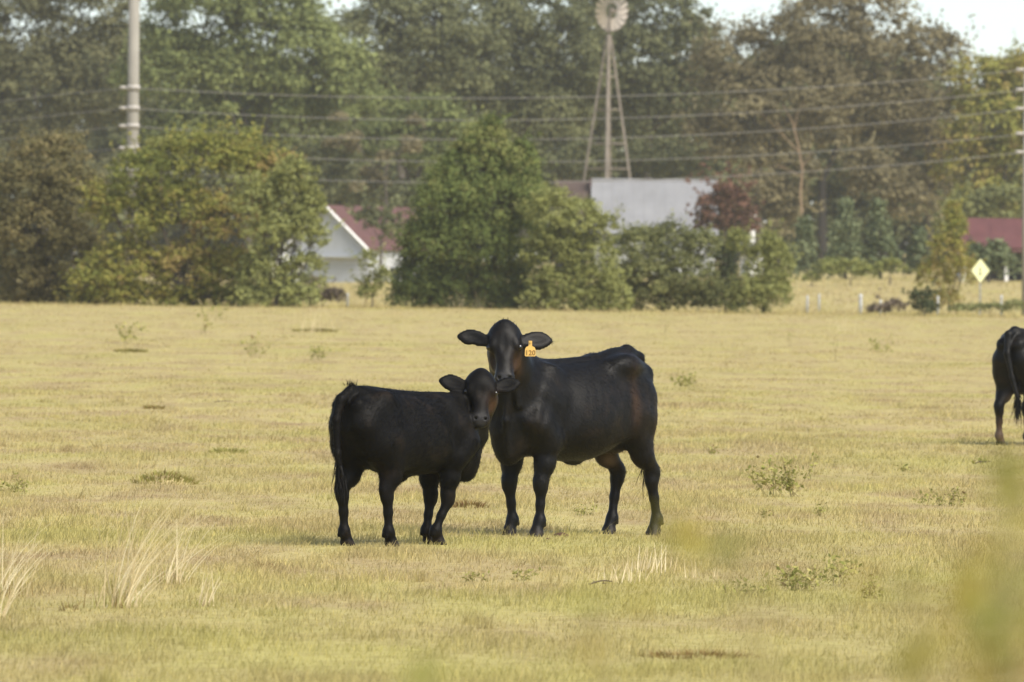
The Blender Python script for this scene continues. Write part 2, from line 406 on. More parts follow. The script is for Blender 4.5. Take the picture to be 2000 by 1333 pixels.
BGT = 'tall trees of the wood behind the farm'
def far_wood():
    rows = [
     # label, lobes, D, leaf material, seed, kwargs
     ('dull olive tree filling the corner behind the pale pole', [(40, 70, 95, 85), (160, 40, 110, 80), (200, 140, 95, 95), (70, 190, 110, 90), (190, 250, 90, 80), (-60, 150, 90, 130), (20, 290, 90, 80)], 560, L_OLIVE, 21, dict(dens=.62)),
     ('tall rounded mid green tree just to the right of the pale pole', [(400, 70, 120, 95), (510, 50, 110, 85), (590, 140, 95, 105), (330, 160, 95, 100), (460, 190, 120, 100), (560, 260, 95, 90), (380, 290, 110, 80), (660, 190, 70, 95)], 550, L_GREEN, 22, dict(dens=.8)),
     ('shadowy oak between the green tree and the windmill', [(700, 110, 85, 80), (760, 50, 75, 55), (690, 220, 75, 80), (840, 60, 90, 65), (800, 150, 95, 85), (900, 140, 95, 90)], 575, L_OAK, 23, dict(dens=.7)),
     ('broad dark oak directly left of the windmill tower', [(960, 70, 100, 75), (1050, 50, 95, 70), (1000, 160, 105, 90), (1100, 140, 85, 90), (950, 240, 85, 70), (1070, 240, 90, 70)], 580, L_OAK, 24, dict(dens=.75)),
     ('low leafy green tree in front of the oaks, above the red roof', [(830, 240, 70, 48), (760, 285, 60, 48), (890, 285, 65, 42), (690, 300, 45, 40), (850, 330, 60, 40)], 540, L_GREEN, 25, dict(dens=.7)),
     ('dark oak standing behind the windmill wheel', [(1170, 60, 80, 70), (1270, 50, 100, 70), (1230, 150, 110, 95), (1340, 120, 80, 75), (1160, 190, 80, 85), (1290, 240, 105, 75), (1390, 190, 70, 85)], 585, L_OAK, 26, dict(dens=.75)),
     ('brown leaved oak whose crown rises over the grey roof', [(1440, 130, 85, 70), (1530, 110, 95, 75), (1460, 215, 95, 75), (1560, 200, 95, 80), (1490, 295, 85, 55), (1400, 280, 60, 60)], 560, L_OAKB, 27, dict(dens=.62)),
     ('tallest brownish oak with a forked dark trunk and open top', [(1610, 50, 80, 55), (1690, 30, 80, 50), (1640, 130, 90, 75), (1730, 130, 80, 60), (1660, 220, 95, 70), (1600, 280, 80, 55), (1740, 230, 80, 70)], 565, L_OAKB, 28, dict(dens=.55, base_px=1606, tr=.38, bark=BARKD, trunk_path=[(1606, 470), (1606, 350), (1640, 280)])),
     ('thin topped oak with sky showing through beside the yellow trees', [(1800, 95, 65, 42), (1850, 110, 45, 40), (1820, 180, 80, 60), (1760, 300, 85, 75), (1850, 260, 75, 70), (1800, 380, 70, 50)], 570, L_OAKB, 29, dict(dens=.5, clump=.26)),
     ('yellow green tree at the picture edge behind the red roofed shelter', [(1920, 165, 62, 50), (1985, 180, 60, 70), (1940, 255, 75, 75), (1890, 330, 65, 65), (1985, 330, 65, 85), (2060, 260, 70, 100), (1930, 400, 70, 50)], 560, L_TURN, 30, dict(dens=.62)),
    ]
    for lb, lobes, D, mat, sd_, kw in rows:
        a = dict(leaf=.27, tr=.30, group=BGT, seed=sd_, depth=.9, clump=.46, shell=.72); a.update(kw); a['dens'] *= 1.15
        tree('oak_tree', lb, 'tree', lobes, D, mat, **a)
    # the deep wood behind them: reads as one mass
    rg = np.random.default_rng(40); lobes = []
    for i in range(46):
        px = -150 + i * 52 + rg.uniform(-20, 20); top = 60 + 110 * vnoise(np.array([px / 260.0]), np.array([3.3]), 8)[0]
        top += 70 * np.exp(-((px - 650) / 60) ** 2) + 120 * np.exp(-((px - 1910) / 70) ** 2) + 40 * np.exp(-((px - 1460) / 80) ** 2)
        for cy in np.arange(top + 78, 540, 88):
            D = rg.uniform(610, 660); s = pxm(D); c = pix(px + rg.uniform(-25, 25), cy, D)
            lobes.append((c, (84 / s, 80 / s, 74 / s)))
    P, N, T, K = crown_points(lobes, .6, .75, rg, .38)
    keep = P[:, 2] > gz(P[:, 0], P[:, 1])
    P, N, T = P[keep], N[keep], T[keep]
    v, f, t = leaf_cloud(P, .6 * rg.uniform(.6, 1.3, len(P)), N, 41, T)
    tag(np_mesh('far_wood', v, f, L_OAK, None, {'tint': t}), 'deep wood closing the view behind the farm', None, None, 'stuff')
    # under-storey in front of the trunks
    for lb, lobes, D, mat, sd_ in [
        ('shaded thicket above the red roofed white house', [(660, 380, 60, 45), (740, 390, 70, 42), (640, 320, 50, 45), (820, 400, 60, 40)], 535, L_OAK, 51),
        ('dim leafy branch hanging over the red roof', [(745, 435, 34, 26), (770, 460, 26, 24), (715, 425, 24, 16)], 488, L_OAK, 57),
        ('shaded thicket behind the windmill legs', [(1080, 340, 60, 40), (1150, 320, 60, 38), (1240, 325, 70, 36), (1330, 330, 60, 34)], 570, L_OAK, 52),
        ('brown green thicket left of the blue green conifers', [(1480, 380, 55, 45), (1540, 400, 50, 45), (1560, 340, 45, 40), (1500, 440, 60, 45)], 545, L_OAKB, 53),
        ('tangled brown shrub arching behind the conifers', [(1720, 370, 70, 50), (1780, 410, 55, 42), (1690, 330, 50, 40)], 530, L_OAKB, 54),
        ('green thicket below the yellow edge tree', [(1900, 420, 55, 40), (1960, 410, 55, 50), (1860, 440, 45, 40)], 540, L_SHRUB, 55),
        ('dark thicket behind the brown left hand tree', [(30, 400, 80, 60), (150, 380, 80, 60), (250, 350, 70, 50)], 520, L_OLIVE, 56)]:
        tree('thicket', lb, 'thicket', lobes, D, mat, leaf=.26, dens=.75, tr=.10, group='thickets under the wood', seed=sd_, depth=.9, twigs=10)
far_wood()
def bare_tree(label, path, forks, D, r, mat, seed):
    g = pix(path[0][0], 560, D); O = Vector((g.x, D, float(gz(g.x, D)) - .05)); root = empty('slender_tree', O)
    mb = MB(); pts = [Vector((0, 0, 0))] + [pix(a, b, D) - O for a, b in path]; rg = np.random.default_rng(seed)
    mb.tube(pts, list(np.linspace(r, r * .4, len(pts))), 7)
    ends = []
    for (a, b, c, d) in forks:
        p0, p1 = pix(a, b, D) - O, pix(c, d, D) - O; limb(mb, rg, p0, p1, r * .4, r * .12, .06); ends.append(p1)
        for k in range(4):
            e = p1 + Vector(rg.normal(size=3)) * .9; limb(mb, rg, p0.lerp(p1, rg.uniform(.4, 1)), e, r * .15, r * .05); ends.append(e)
    mb.build('trunk', mat, root, True)
    lob = [(e + O, (.55, .55, .42)) for e in ends]
    P, N, T, K = crown_points(lob, .25, .35, rg, .3)
    v, f, t = leaf_cloud(P - np.array(O), .25 * rg.uniform(.6, 1.2, len(P)), N, seed, T)
    np_mesh('crown', v, f, L_OAKB, root, {'tint': t})
    tag(root, label, 'tree')
bare_tree('slender tan trunked tree with bare forks left of the dark forked trunk', [(1568, 440), (1563, 380), (1567, 330), (1558, 280), (1548, 240), (1530, 205)], [(1563, 300, 1500, 235), (1552, 255, 1575, 190), (1563, 330, 1610, 270), (1566, 345, 1490, 312)], 535, .10, BARKT, 61)
bare_tree('thin bare stemmed tree in the shade above the red roof', [(757, 420), (752, 350), (760, 290)], [(752, 350, 690, 270), (755, 330, 800, 280), (757, 400, 720, 340)], 533, .09, BARK, 62)

def near_shrubs():
    G = 'trees and shrubs along the field edge'
    tree('leafy_tree', 'rust brown leaved tree at the picture edge, left of the yellow green one', 'tree',
         [(90, 320, 75, 62), (30, 380, 70, 65), (140, 400, 70, 65), (70, 460, 85, 65), (10, 500, 75, 70), (140, 510, 75, 65), (-60, 420, 60, 90), (80, 560, 90, 45)], 305, L_RUST, leaf=.122, dens=.8, tr=.16, group=G, seed=71, clump=.30, skirt=(-60, 190))
    tree('leafy_tree', 'big spreading tree of mixed green and yellow leaves with grey bare branches', 'tree',
         [(290, 350, 80, 60, -.2), (390, 310, 85, 62, -.05), (480, 330, 70, 60, .1), (250, 430, 75, 60, .1), (350, 420, 95, 70, -.1), (450, 440, 85, 70, .1), (540, 350, 55, 55, .3), (250, 520, 80, 65), (360, 530, 95, 60), (460, 540, 90, 55), (200, 400, 40, 45), (200, 560, 80, 40)],
         300, L_TURN, leaf=.114, dens=.50, tr=.20, group=G, seed=72, clump=.25, shell=.4, sprigs=150, twigs=190, base_px=380, skirt=(150, 500))
    tree('leafy_tree', 'bright yellow leaved tree leaning out beside the white gable', 'tree',
         [(560, 400, 58, 55), (540, 470, 60, 50), (590, 450, 40, 42), (520, 540, 60, 45), (575, 350, 40, 45), (500, 400, 45, 50), (612, 410, 30, 38), (618, 470, 24, 26), (600, 520, 36, 24)], 297, L_YELLOW, leaf=.114, dens=.7, tr=.12, group=G, seed=73, clump=.26, base_px=540, twigs=40, skirt=(470, 600))
    tree('small_shrub', 'vivid green sprig growing out of the top of the spreading tree', 'shrub', [(490, 268, 22, 18), (320, 290, 45, 22), (260, 320, 30, 20)], 301, L_HEDGE, leaf=.106, dens=.7, tr=.05, group=G, seed=74, base_px=400, twigs=4)
    tree('cedar_tree', 'tall dense dark green cedar in the middle of the field edge', 'tree',
         [(950, 290, 50, 45, .3), (920, 345, 70, 50, .15), (1000, 340, 55, 50, .2), (880, 410, 75, 55), (970, 410, 85, 60), (1030, 400, 40, 55), (850, 480, 70, 55), (930, 490, 85, 60), (1010, 480, 65, 60), (840, 550, 65, 48), (920, 560, 90, 45), (1000, 560, 70, 45), (960, 250, 18, 22, .35), (1020, 300, 20, 25, .3), (905, 300, 25, 25, .25), (825, 500, 45, 55), (815, 560, 45, 40), (865, 360, 35, 35)],
         300, L_CEDAR, leaf=.091, dens=.8, tr=.20, group=G, seed=75, clump=.26, flat=1.25, shell=.7, base_px=930, elong=2.4, bark=BARKD, skirt=(775, 1050))
    tree('leafy_shrub', 'yellow green shrub pressed against the cedar, below the windmill', 'shrub',
         [(1080, 420, 50, 50), (1130, 440, 50, 50), (1080, 500, 60, 55), (1150, 510, 60, 55), (1090, 565, 60, 40), (1160, 560, 55, 42), (1185, 440, 24, 18)], 298, L_YELLOW, leaf=.099, dens=.72, tr=.08, group=G, seed=76, clump=.26, twigs=40, skirt=(1035, 1210))
    tree('leafy_shrub', 'broad rounded green shrub below the grey metal roof', 'shrub',
         [(1240, 490, 55, 45), (1310, 485, 60, 45), (1260, 550, 65, 50), (1340, 545, 60, 52), (1210, 560, 45, 42), (1370, 490, 35, 42)], 302, L_SHRUB, leaf=.099, dens=.8, tr=.08, group=G, seed=77, clump=.26, skirt=(1195, 1405))
    tree('dark_shrub', 'narrow dark evergreen shrub wedged between two paler shrubs', 'shrub', [(1415, 520, 22, 45), (1420, 565, 30, 40)], 303, L_DARK, leaf=.091, dens=.8, tr=.05, group=G, seed=78, clump=.22, twigs=6, skirt=(1390, 1450))
    tree('willow_shrub', 'feathery upright yellow green shrub at the end of the shrub row', 'shrub',
         [(1480, 520, 32, 42), (1515, 500, 22, 38), (1470, 570, 40, 35), (1515, 560, 32, 40), (1535, 530, 14, 30), (1500, 470, 12, 16), (1440, 480, 24, 30)], 300, L_YELLOW, leaf=.091, dens=.7, tr=.05, group=G, seed=79, clump=.22, flat=1.5, elong=3, skirt=(1435, 1530))
    tree('dark_shrub', 'small dark round bush alone in the open beside the road sign', 'shrub', [(1800, 592, 24, 26), (1812, 605, 20, 16)], 298, L_DARK, leaf=.10, dens=.85, tr=.04, sprigs=4, group=G, seed=80, clump=.2, twigs=6)
    tree('willow_shrub', 'airy tall yellow green shrub left of the diamond sign', 'shrub',
         [(1850, 500, 38, 45), (1880, 540, 32, 40), (1825, 545, 36, 38), (1870, 450, 22, 32), (1860, 415, 16, 22), (1845, 590, 36, 24)], 330, L_TURN, leaf=.099, dens=.52, tr=.05, group=G, seed=81, clump=.2, flat=1.3, elong=2.6, twigs=40)
    tree('low_bush', 'purplish brown low bush beside the white post', 'bush', [(610, 578, 40, 20), (650, 580, 28, 18)], 303, L_PURP, leaf=.11, dens=.6, tr=.03, sprigs=4, group=G, seed=82, clump=.2, twigs=20)
    tree('low_bush', 'green low bush spilling out under the yellow tree', 'bush', [(570, 555, 40, 26), (530, 580, 55, 22), (620, 555, 24, 16)], 305, L_SHRUB, leaf=.091, dens=.6, tr=.03, group=G, seed=83, clump=.2, twigs=8)
    tree('sapling', 'thin yellow green sapling in the gap before the white house', 'sapling', [(718, 515, 18, 28), (728, 560, 24, 26), (750, 545, 18, 22), (715, 575, 18, 18)], 308, L_YELLOW, leaf=.091, dens=.42, tr=.03, group=G, seed=84, clump=.2, twigs=12)
    tree('low_bush', 'tan low scrub left of the small dark bush', 'bush', [(1745, 600, 26, 14), (1715, 606, 22, 9)], 302, L_PURP, leaf=.10, dens=.5, tr=.02, sprigs=4, group=G, seed=85, clump=.2, twigs=8)
    tree('low_bush', 'flat olive scrub under the diamond sign', 'bush', [(1935, 603, 45, 9), (1985, 600, 30, 12), (1880, 604, 28, 9)], 306, L_SHRUB, leaf=.10, dens=.5, tr=.02, sprigs=4, group=G, seed=86, clump=.2, twigs=8)
    tree('red_bush', 'dark red leaved small tree overlapping the grey roof corner', 'tree', [(1395, 410, 36, 32), (1430, 405, 36, 34), (1450, 440, 32, 28), (1385, 440, 30, 20), (1415, 378, 22, 18)], 480, L_RED, leaf=.24, dens=.75, tr=.10, seed=87, clump=.25)
    GC = 'conifers in front of the wood'
    for lb, lobes, sd_ in [
        ('narrow conifer beside the brown thicket, leftmost of the conifers', [(1572, 455, 16, 30), (1572, 500, 28, 34), (1570, 530, 32, 22)], 91),
        ('tallest broad conifer left of its narrower twin', [(1652, 415, 14, 28), (1650, 460, 30, 35), (1652, 500, 44, 32), (1648, 530, 46, 20)], 92),
        ('pointed conifer right of the tallest one', [(1716, 415, 12, 26), (1718, 455, 24, 34), (1722, 495, 32, 32), (1722, 525, 34, 18)], 93),
        ('short conifer behind the airy tall shrub', [(1795, 470, 14, 24), (1792, 505, 24, 28), (1790, 530, 26, 18)], 94),
        ('dull green conifer under the red roofed shelter', [(1945, 500, 26, 30), (1962, 522, 34, 28), (1922, 520, 26, 28), (1900, 500, 20, 24)], 95)]:
        tree('conifer', lb, 'tree', lobes, 450 if sd_ != 95 else 423, L_CONE, sprigs=0, leaf=.2, dens=.8, tr=.10, group=GC, seed=sd_, clump=.22, flat=1.2, elong=2.2, twigs=4)
    for lb, lobes, sd_ in [('pale green clipped hedge before the tallest conifer', [(1625, 526, 28, 20), (1665, 528, 36, 20), (1695, 536, 22, 16)], 96),
                           ('short pale hedge right of the longer one', [(1738, 524, 30, 18)], 97),
                           ('small round yellowish bush before the leftmost conifer', [(1585, 544, 18, 12)], 98)]:
        tree('hedge', lb, 'hedge', lobes, 420, L_HEDGE, sprigs=3, leaf=.122, dens=.8, tr=.04, group='pale hedges before the conifers', seed=sd_, clump=.22, twigs=6)
near_shrubs()

# ------------------------------------------------------------------ buildings
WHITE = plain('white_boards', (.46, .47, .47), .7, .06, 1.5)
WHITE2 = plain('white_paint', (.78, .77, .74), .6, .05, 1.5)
REDROOF = plain('red_roof_metal', (.115, .052, .045), .55, .18, .8)
MAROON = plain('maroon_roof_metal', (.11, .04, .04), .55, .2, .8)
GREYROOF = plain('grey_roof_metal', (.225, .225, .23), .5, .14, .5)
DARKM = plain('dark_shade_and_roof', (.03, .03, .03), .8, .2)  # near-black for painted shade, also the wing walls and cottage roof
GLASS = plain('window_glass', (.05, .06, .07), .1, .1, spec=.7)
def panel_roof(parent, a, b, c, d, n, mat, name='roof_panel', th=.05):
    """Roof slope a-b (ridge) to d-c (eave) made of n sheets with a raised seam each."""
    a, b, c, d = map(Vector, (a, b, c, d)); nv = (b - a).cross(d - a).normalized()
    if nv.z < 0: nv = -nv
    for i in range(n):
        t0, t1 = i / n + .0012, (i + 1) / n - .0012
        q = [a.lerp(b, t0), a.lerp(b, t1), d.lerp(c, t1), d.lerp(c, t0)]
        off = nv * (.003 * (i % 2))
        vs = [p + off for p in q] + [p + off + nv * th for p in q]
        mb = MB().add(vs, [(3, 2, 1, 0), (4, 5, 6, 7), (0, 1, 5, 4), (1, 2, 6, 5), (2, 3, 7, 6), (3, 0, 4, 7)])
        s0, s1 = a.lerp(b, i / n), d.lerp(c, i / n)
        mb.tube([s0 + nv * th, s1 + nv * th], .014, 5)
        mb.build(name, mat, parent)
def planks(parent, p0, p1, z0, z1, n, mat, depth=.04, nrmv=(0, -1, 0), top=None):
    """Horizontal boards between two points; top(z) may shorten them under a gable."""
    p0 = Vector(p0); p1 = Vector(p1); hz = (z1 - z0) / n
    for i in range(n):
        za, zb = z0 + i * hz + .006, z0 + (i + 1) * hz - .006
        def span(z):
            if top is None: return 0.0, 1.0
            return top(z)
        l0, r0 = span(za); l1, r1 = span(zb)
        if r0 - l0 < .02: continue
        q = [p0.lerp(p1, l0), p0.lerp(p1, r0), p0.lerp(p1, r1), p0.lerp(p1, l1)]
        zz = [za, za, zb, zb]; nv = Vector(nrmv)
        fr = [Vector((p.x, p.y, z)) + nv * (depth if j < 2 else depth * .55) for j, (p, z) in enumerate(zip(q, zz))]
        bk = [Vector((p.x, p.y, z)) for p, z in zip(q, zz)]
        MB().add(fr + bk, [(0, 1, 2, 3), (7, 6, 5, 4), (0, 4, 5, 1), (1, 5, 6, 2), (2, 6, 7, 3), (3, 7, 4, 0)]).build('board', mat, parent)

def white_house():
    D = 500; s = pxm(D); O = pix(640, 562, D); O.z = float(gz(O.x, D)); root = empty('white_house', O, radians(-30))
    w, dp, ev, rg = 5.6, 9.0, 2.15, 4.55                 # gable width, depth, eave and ridge height
    hw = w / 2
    mb = MB(); mb.add([(-hw, 0, -.3), (hw, 0, -.3), (hw, 0, ev), (0, 0, rg), (-hw, 0, ev), (-hw, dp, -.3), (hw, dp, -.3), (hw, dp, ev), (0, dp, rg), (-hw, dp, ev)],
           [(0, 1, 2, 3, 4), (9, 8, 7, 6, 5), (1, 6, 7, 2), (5, 0, 4, 9), (2, 7, 8, 3), (3, 8, 9, 4)])
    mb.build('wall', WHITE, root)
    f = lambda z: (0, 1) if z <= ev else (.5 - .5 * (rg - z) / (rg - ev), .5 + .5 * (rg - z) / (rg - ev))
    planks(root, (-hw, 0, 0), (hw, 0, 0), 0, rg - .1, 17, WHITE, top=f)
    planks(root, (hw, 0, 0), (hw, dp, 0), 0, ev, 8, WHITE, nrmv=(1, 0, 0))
    oh = .3
    sl = (rg - ev) / hw
    for sg in (-1, 1):
        panel_roof(root, (0, -oh, rg + .06), (0, dp + oh, rg + .06), (sg * (hw + oh), dp + oh, ev + .06 - oh * sl), (sg * (hw + oh), -oh, ev + .06 - oh * sl), 10, REDROOF)
        MB().tube([(0, -oh - .01, rg), (sg * (hw + oh), -oh - .01, ev - oh * sl)], .09, 4).build('barge_board', WHITE2, root)
    MB().box((.0, -.30, 1.55), (5.2, .5, .10)).build('canopy', WHITE, root, label='narrow ledge across the gable')
    # dark box along the side wall, standing in for the shaded recess behind the posts
    MB().box((hw + .06, 5.2, .40), (.10, 6.4, 1.1)).build('porch_shade', DARKM, root, label='dark panel standing in for shade along the side wall')
    for y in (2.2, 3.6, 5.2, 7.2): MB().box((hw + .13, y, .45), (.12, .16, 1.2)).build('porch_post', WHITE2, root)
    tag(root, 'white boarded house with a red metal roof behind the gap in the shrubs', 'house')
white_house()
def grey_barn():
    D = 505; s = pxm(D); A = pix(1155, 353, D); B = pix(1402, 353, D)
    O = Vector(((A.x + B.x) / 2, D, float(gz((A.x + B.x) / 2, D)))); root = empty('grey_barn', O)
    zr = A.z - O.z; hw = (B.x - A.x) / 2; run, drop = 4.2, 3.3
    ze = zr - drop
    MB().add([(-hw + .2, -run + .3, -.3), (hw - .2, -run + .3, -.3), (hw - .2, -run + .3, ze), (-hw + .2, -run + .3, ze), (-hw + .2, run - .3, -.3), (hw - .2, run - .3, -.3), (hw - .2, run - .3, ze), (-hw + .2, run - .3, ze),
              (-hw + .2, 0, zr - .15), (hw - .2, 0, zr - .15)],
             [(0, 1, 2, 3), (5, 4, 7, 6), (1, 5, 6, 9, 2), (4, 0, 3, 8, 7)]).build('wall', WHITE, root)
    panel_roof(root, (-hw, 0, zr), (hw, 0, zr), (hw, -run, ze), (-hw, -run, ze), 12, GREYROOF)
    panel_roof(root, (-hw, 0, zr), (hw, 0, zr), (hw, run, ze), (-hw, run, ze), 12, GREYROOF)
    MB().tube([(-hw, 0, zr + .06), (hw, 0, zr + .06)], .09, 6).build('ridge_cap', GREYROOF, root)
    panel_roof(root, (-hw - 2.2, .6, zr - .05), (-hw - .14, .6, zr - .05), (-hw - .14, -2.6, zr - 2.3), (-hw - 2.2, -2.6, zr - 2.3), 4, plain('brown_shingle', (.075, .050, .042), .8, .2, 1.0))
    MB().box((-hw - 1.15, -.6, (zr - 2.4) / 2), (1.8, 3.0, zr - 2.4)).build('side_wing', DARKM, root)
    MB().box((-hw - .06, -.2, zr - .6), (.14, .7, 1.5)).build('chimney', plain('dark_brick', (.06, .03, .03), .9, .3), root)
    MB().box((.6, -run + .27, ze - .9), (1.0, .06, .9)).build('window', GLASS, root)
    tag(root, 'barn with a pale grey metal roof showing above the rounded shrubs', 'barn')
grey_barn()
def red_shelter():
    D = 430; A = pix(1893, 427, D); B = pix(2080, 427, D); O = Vector(((A.x + B.x) / 2, D + 1, float(gz((A.x + B.x) / 2, D)))); root = empty('red_shelter', O)
    zr = A.z - O.z; hw = (B.x - A.x) / 2; e = .65; drop = 1.55
    panel_roof(root, (-hw, 0, zr), (hw, 0, zr), (hw + e, -2.4, zr - drop), (-hw - e, -2.4, zr - drop), 8, MAROON)
    panel_roof(root, (-hw, 0, zr), (hw, 0, zr), (hw + e, 2.4, zr - drop), (-hw - e, 2.4, zr - drop), 8, MAROON)
    for x in (-hw - .3, -hw + 1.9, hw): 
        for y in (-2.2, 2.2): MB().box((x, y, (zr - drop) / 2 - .05), (.18, .18, zr - drop + .1)).build('post', WHITE2, root)
    MB().box((0, 1.2, (zr - drop) / 2), (hw * 1.7, 1.6, zr - drop - .1)).build('rear_wall_shade', DARKM, root)  # wall shadow put into a solid near-black colour
    MB().box((0, -2.35, zr - drop - .10), (2 * hw + 1.1, .08, .16)).build('fascia', MAROON, root)
    tag(root, 'open shelter with a maroon metal roof and white posts, cut by the picture edge', 'shelter')
red_shelter()
def white_cottage():
    D = 492; O = pix(1478, 545, D); O.z = float(gz(O.x, D)); root = empty('white_cottage', O, radians(12))
    MB().add([(-.45, 0, -.2), (.45, 0, -.2), (.45, 0, 1.3), (0, 0, 1.8), (-.45, 0, 1.3), (-.45, 2.4, -.2), (.45, 2.4, -.2), (.45, 2.4, 1.3), (0, 2.4, 1.8), (-.45, 2.4, 1.3)], [(0, 1, 2, 3, 4), (9, 8, 7, 6, 5), (1, 6, 7, 2), (5, 0, 4, 9)]).build('wall', WHITE2, root)
    for sg in (-1, 1): panel_roof(root, (0, -.2, 1.85), (0, 2.6, 1.85), (sg * .62, 2.6, 1.2), (sg * .62, -.2, 1.2), 3, DARKM)
    MB().box((.05, 1.6, 2.6), (.30, .30, 1.8)).build('chimney', WHITE2, root)
    MB().box((.05, 1.6, 3.55), (.40, .40, .12)).build('chimney_cap', WHITE2, root)
    tag(root, 'scrap of a white outbuilding and chimney glimpsed beside the red bush', 'outbuilding')
white_cottage()
def storage_tank():
    D = 480; O = pix(556, 545, D); O.z = float(gz(O.x, D)); root = empty('storage_tank', O, radians(15)); mb = MB()
    z = pix(556, 512, D).z - O.z
    mb.tube([(-1.15, 0, z), (-1.08, 0, z), (-.95, 0, z), (.95, 0, z), (1.08, 0, z), (1.15, 0, z)], [.05, .26, .40, .40, .26, .05], 14)
    mb.build('tank', WHITE2, root, True)
    for x in (-.7, .7): MB().box((x, 0, z / 2 - .15), (.12, .6, z - .2)).build('support', WHITE2, root)
    MB().tube([(0, 0, z + .38), (0, 0, z + .52)], .12, 10).build('valve_cover', WHITE2, root)
    tag(root, 'white rounded tank half hidden by the yellow tree leaves', 'tank')
storage_tank()

# ------------------------------------------------------------------ windmill
RUSTY = plain('weathered_steel', (.22, .185, .15), .7, .25, 2.0, metal=.0)
SAIL = plain('galvanised_sail', (.66, .57, .47), .6, .15, 3.0)
def windmill():
    D = 522; hub = pix(1195, 22, D); bx = pix(1186, 400, D); O = Vector((bx.x, D, float(gz(bx.x, D)) - .05)); root = empty('windmill', O)
    H = hub.z - O.z; top = Vector((pix(1189, 70, D).x - O.x, 0, H - 1.5))
    b4 = [pix(x, 355, D) - O for x in (1141, 1184, 1230)]
    zb = b4[0].z; legs = []
    for (x, yy) in ((b4[0].x, .35), (b4[1].x, -1.35), (b4[2].x, -.2), (b4[1].x + .25, 1.5)):
        k = top.z / (top.z - zb)
        foot = top + (Vector((x, yy, zb)) - top) * k
        legs.append((top + Vector(((foot - top).x, (foot - top).y, 0)).normalized() * .10, foot))
    for i, (t, f) in enumerate(legs): MB().tube([f, t], [.085, .07] if i != 1 else [.13, .10], 6).build('leg', RUSTY, root)
    for z in [pix(1186, y, D).z - O.z for y in (330, 281, 215, 150, 430)]:
        pts = [t.lerp(f, (t.z - z) / (t.z - f.z)) for t, f in legs]; o = (0, 1, 2, 3)
        for a, b in ((0, 1), (1, 2), (2, 3), (3, 0)): MB().tube([pts[a], pts[b]], .04, 5).build('brace', RUSTY, root)
    MB().box(top + Vector((0, 0, .25)), (.5, .5, .08)).build('platform', RUSTY, root)
    MB().tube([top, Vector((top.x + .1, 0, H + .2))], .07, 8).build('mast', RUSTY, root)
    R = Matrix.Rotation(radians(-38), 3, 'Z'); c = hub - O
    wh = MB(); wh.tube([c + R @ Vector((0, .35, 0)), c + R @ Vector((0, -.15, 0))], .13, 10); whl = wh.build('wheel', RUSTY, root)
    for rr in (.52, 1.12):
        MB().tube([c + R @ Vector((rr * cos(t), .03, rr * sin(t))) for t in np.linspace(0, 2 * pi, 33)], .018, 5, False).build('rim', RUSTY, whl)
    for i in range(6):
        t = i * pi / 3 + .2; MB().tube([c, c + R @ Vector((1.12 * cos(t), .02, 1.12 * sin(t)))], .016, 5).build('spoke', RUSTY, whl)
    for i in range(18):
        t0 = 2 * pi * i / 18; q = []
        for r, hwid in ((.50, .075), (.85, .125), (1.27, .165)):
            for sg in (-1, 1):
                x, z = r * cos(t0) - sg * hwid * sin(t0), r * sin(t0) + sg * hwid * cos(t0)
                q.append(c + R @ Vector((x, -.02 + sg * hwid * .45, z)))
        bk = [p + R @ Vector((0, .012, 0)) for p in q]
        MB().add(q + bk, [(0, 1, 3, 2), (2, 3, 5, 4), (7, 6, 8, 9), (9, 8, 10, 11), (0, 2, 8, 6), (2, 4, 10, 8), (1, 7, 9, 3), (3, 9, 11, 5), (4, 5, 11, 10), (0, 6, 7, 1)]).build('blade', SAIL, whl)
    tb = c + R @ Vector((0, 1.3, 0))
    MB().tube([c, tb], .035, 6).build('tail_bone', RUSTY, root)
    v = [c + R @ Vector((0, y, z)) for y, z in ((.55, -.10), (1.35, -.45), (1.35, .45), (.55, .10))]
    MB().add(v + [p + R @ Vector((.02, 0, 0)) for p in v], [(0, 1, 2, 3), (7, 6, 5, 4), (0, 4, 5, 1), (1, 5, 6, 2), (2, 6, 7, 3), (3, 7, 4, 0)]).build('tail_vane', SAIL, root)
    tag(root, 'steel windmill with a round bladed wheel on a tall lattice tower', 'windmill')
windmill()

# ------------------------------------------------------------------ poles and wires
POLE = plain('pale_pole', (.27, .25, .21), .8, .12, 1.2)
CLAMP = plain('clamp_white', (.40, .37, .33), .6, .1)
WIRE = plain('wire_grey', (.22, .21, .19), .5, .1)
PD = 318
att = [172, 212, 247, 290, 333]
def pole(px_top, py_top, px_bot, label, side, ys, r):
    b = pix(px_bot, 560, PD); O = Vector((b.x, PD, float(gz(b.x, PD)) - .1)); root = empty('utility_pole', O)
    t = pix(px_top, py_top, PD) - O
    MB().tube([(0, 0, 0), t * .5, t], [r * 1.12, r, r * .86], 14).build('shaft', POLE, root, True)
    for y in ys:
        z = pix(px_top, y, PD).z - O.z; c = t * (z / t.z)
        MB().tube([c - Vector((0, 0, .10)), c + Vector((0, 0, .10))], r * 1.12, 14).build('band', CLAMP, root, True)
        MB().tube([c + Vector((side * r * .8, 0, 0)), c + Vector((side * (r + .16), -.02, 0)), c + Vector((side * (r + .30), -.02, .02))], [.06, .075, .05], 8).build('insulator', CLAMP, root, True)
    tag(root, label, 'utility pole', 'poles carrying the power lines')
    return root
pole(263, -60, 256, 'thick pale pole rising behind the spreading tree', -1, att, .23)
pole(2003, 132, 2000, 'thin pale pole at the picture edge over the shelter', -1, [137, 176, 213, 262, 298], .07)
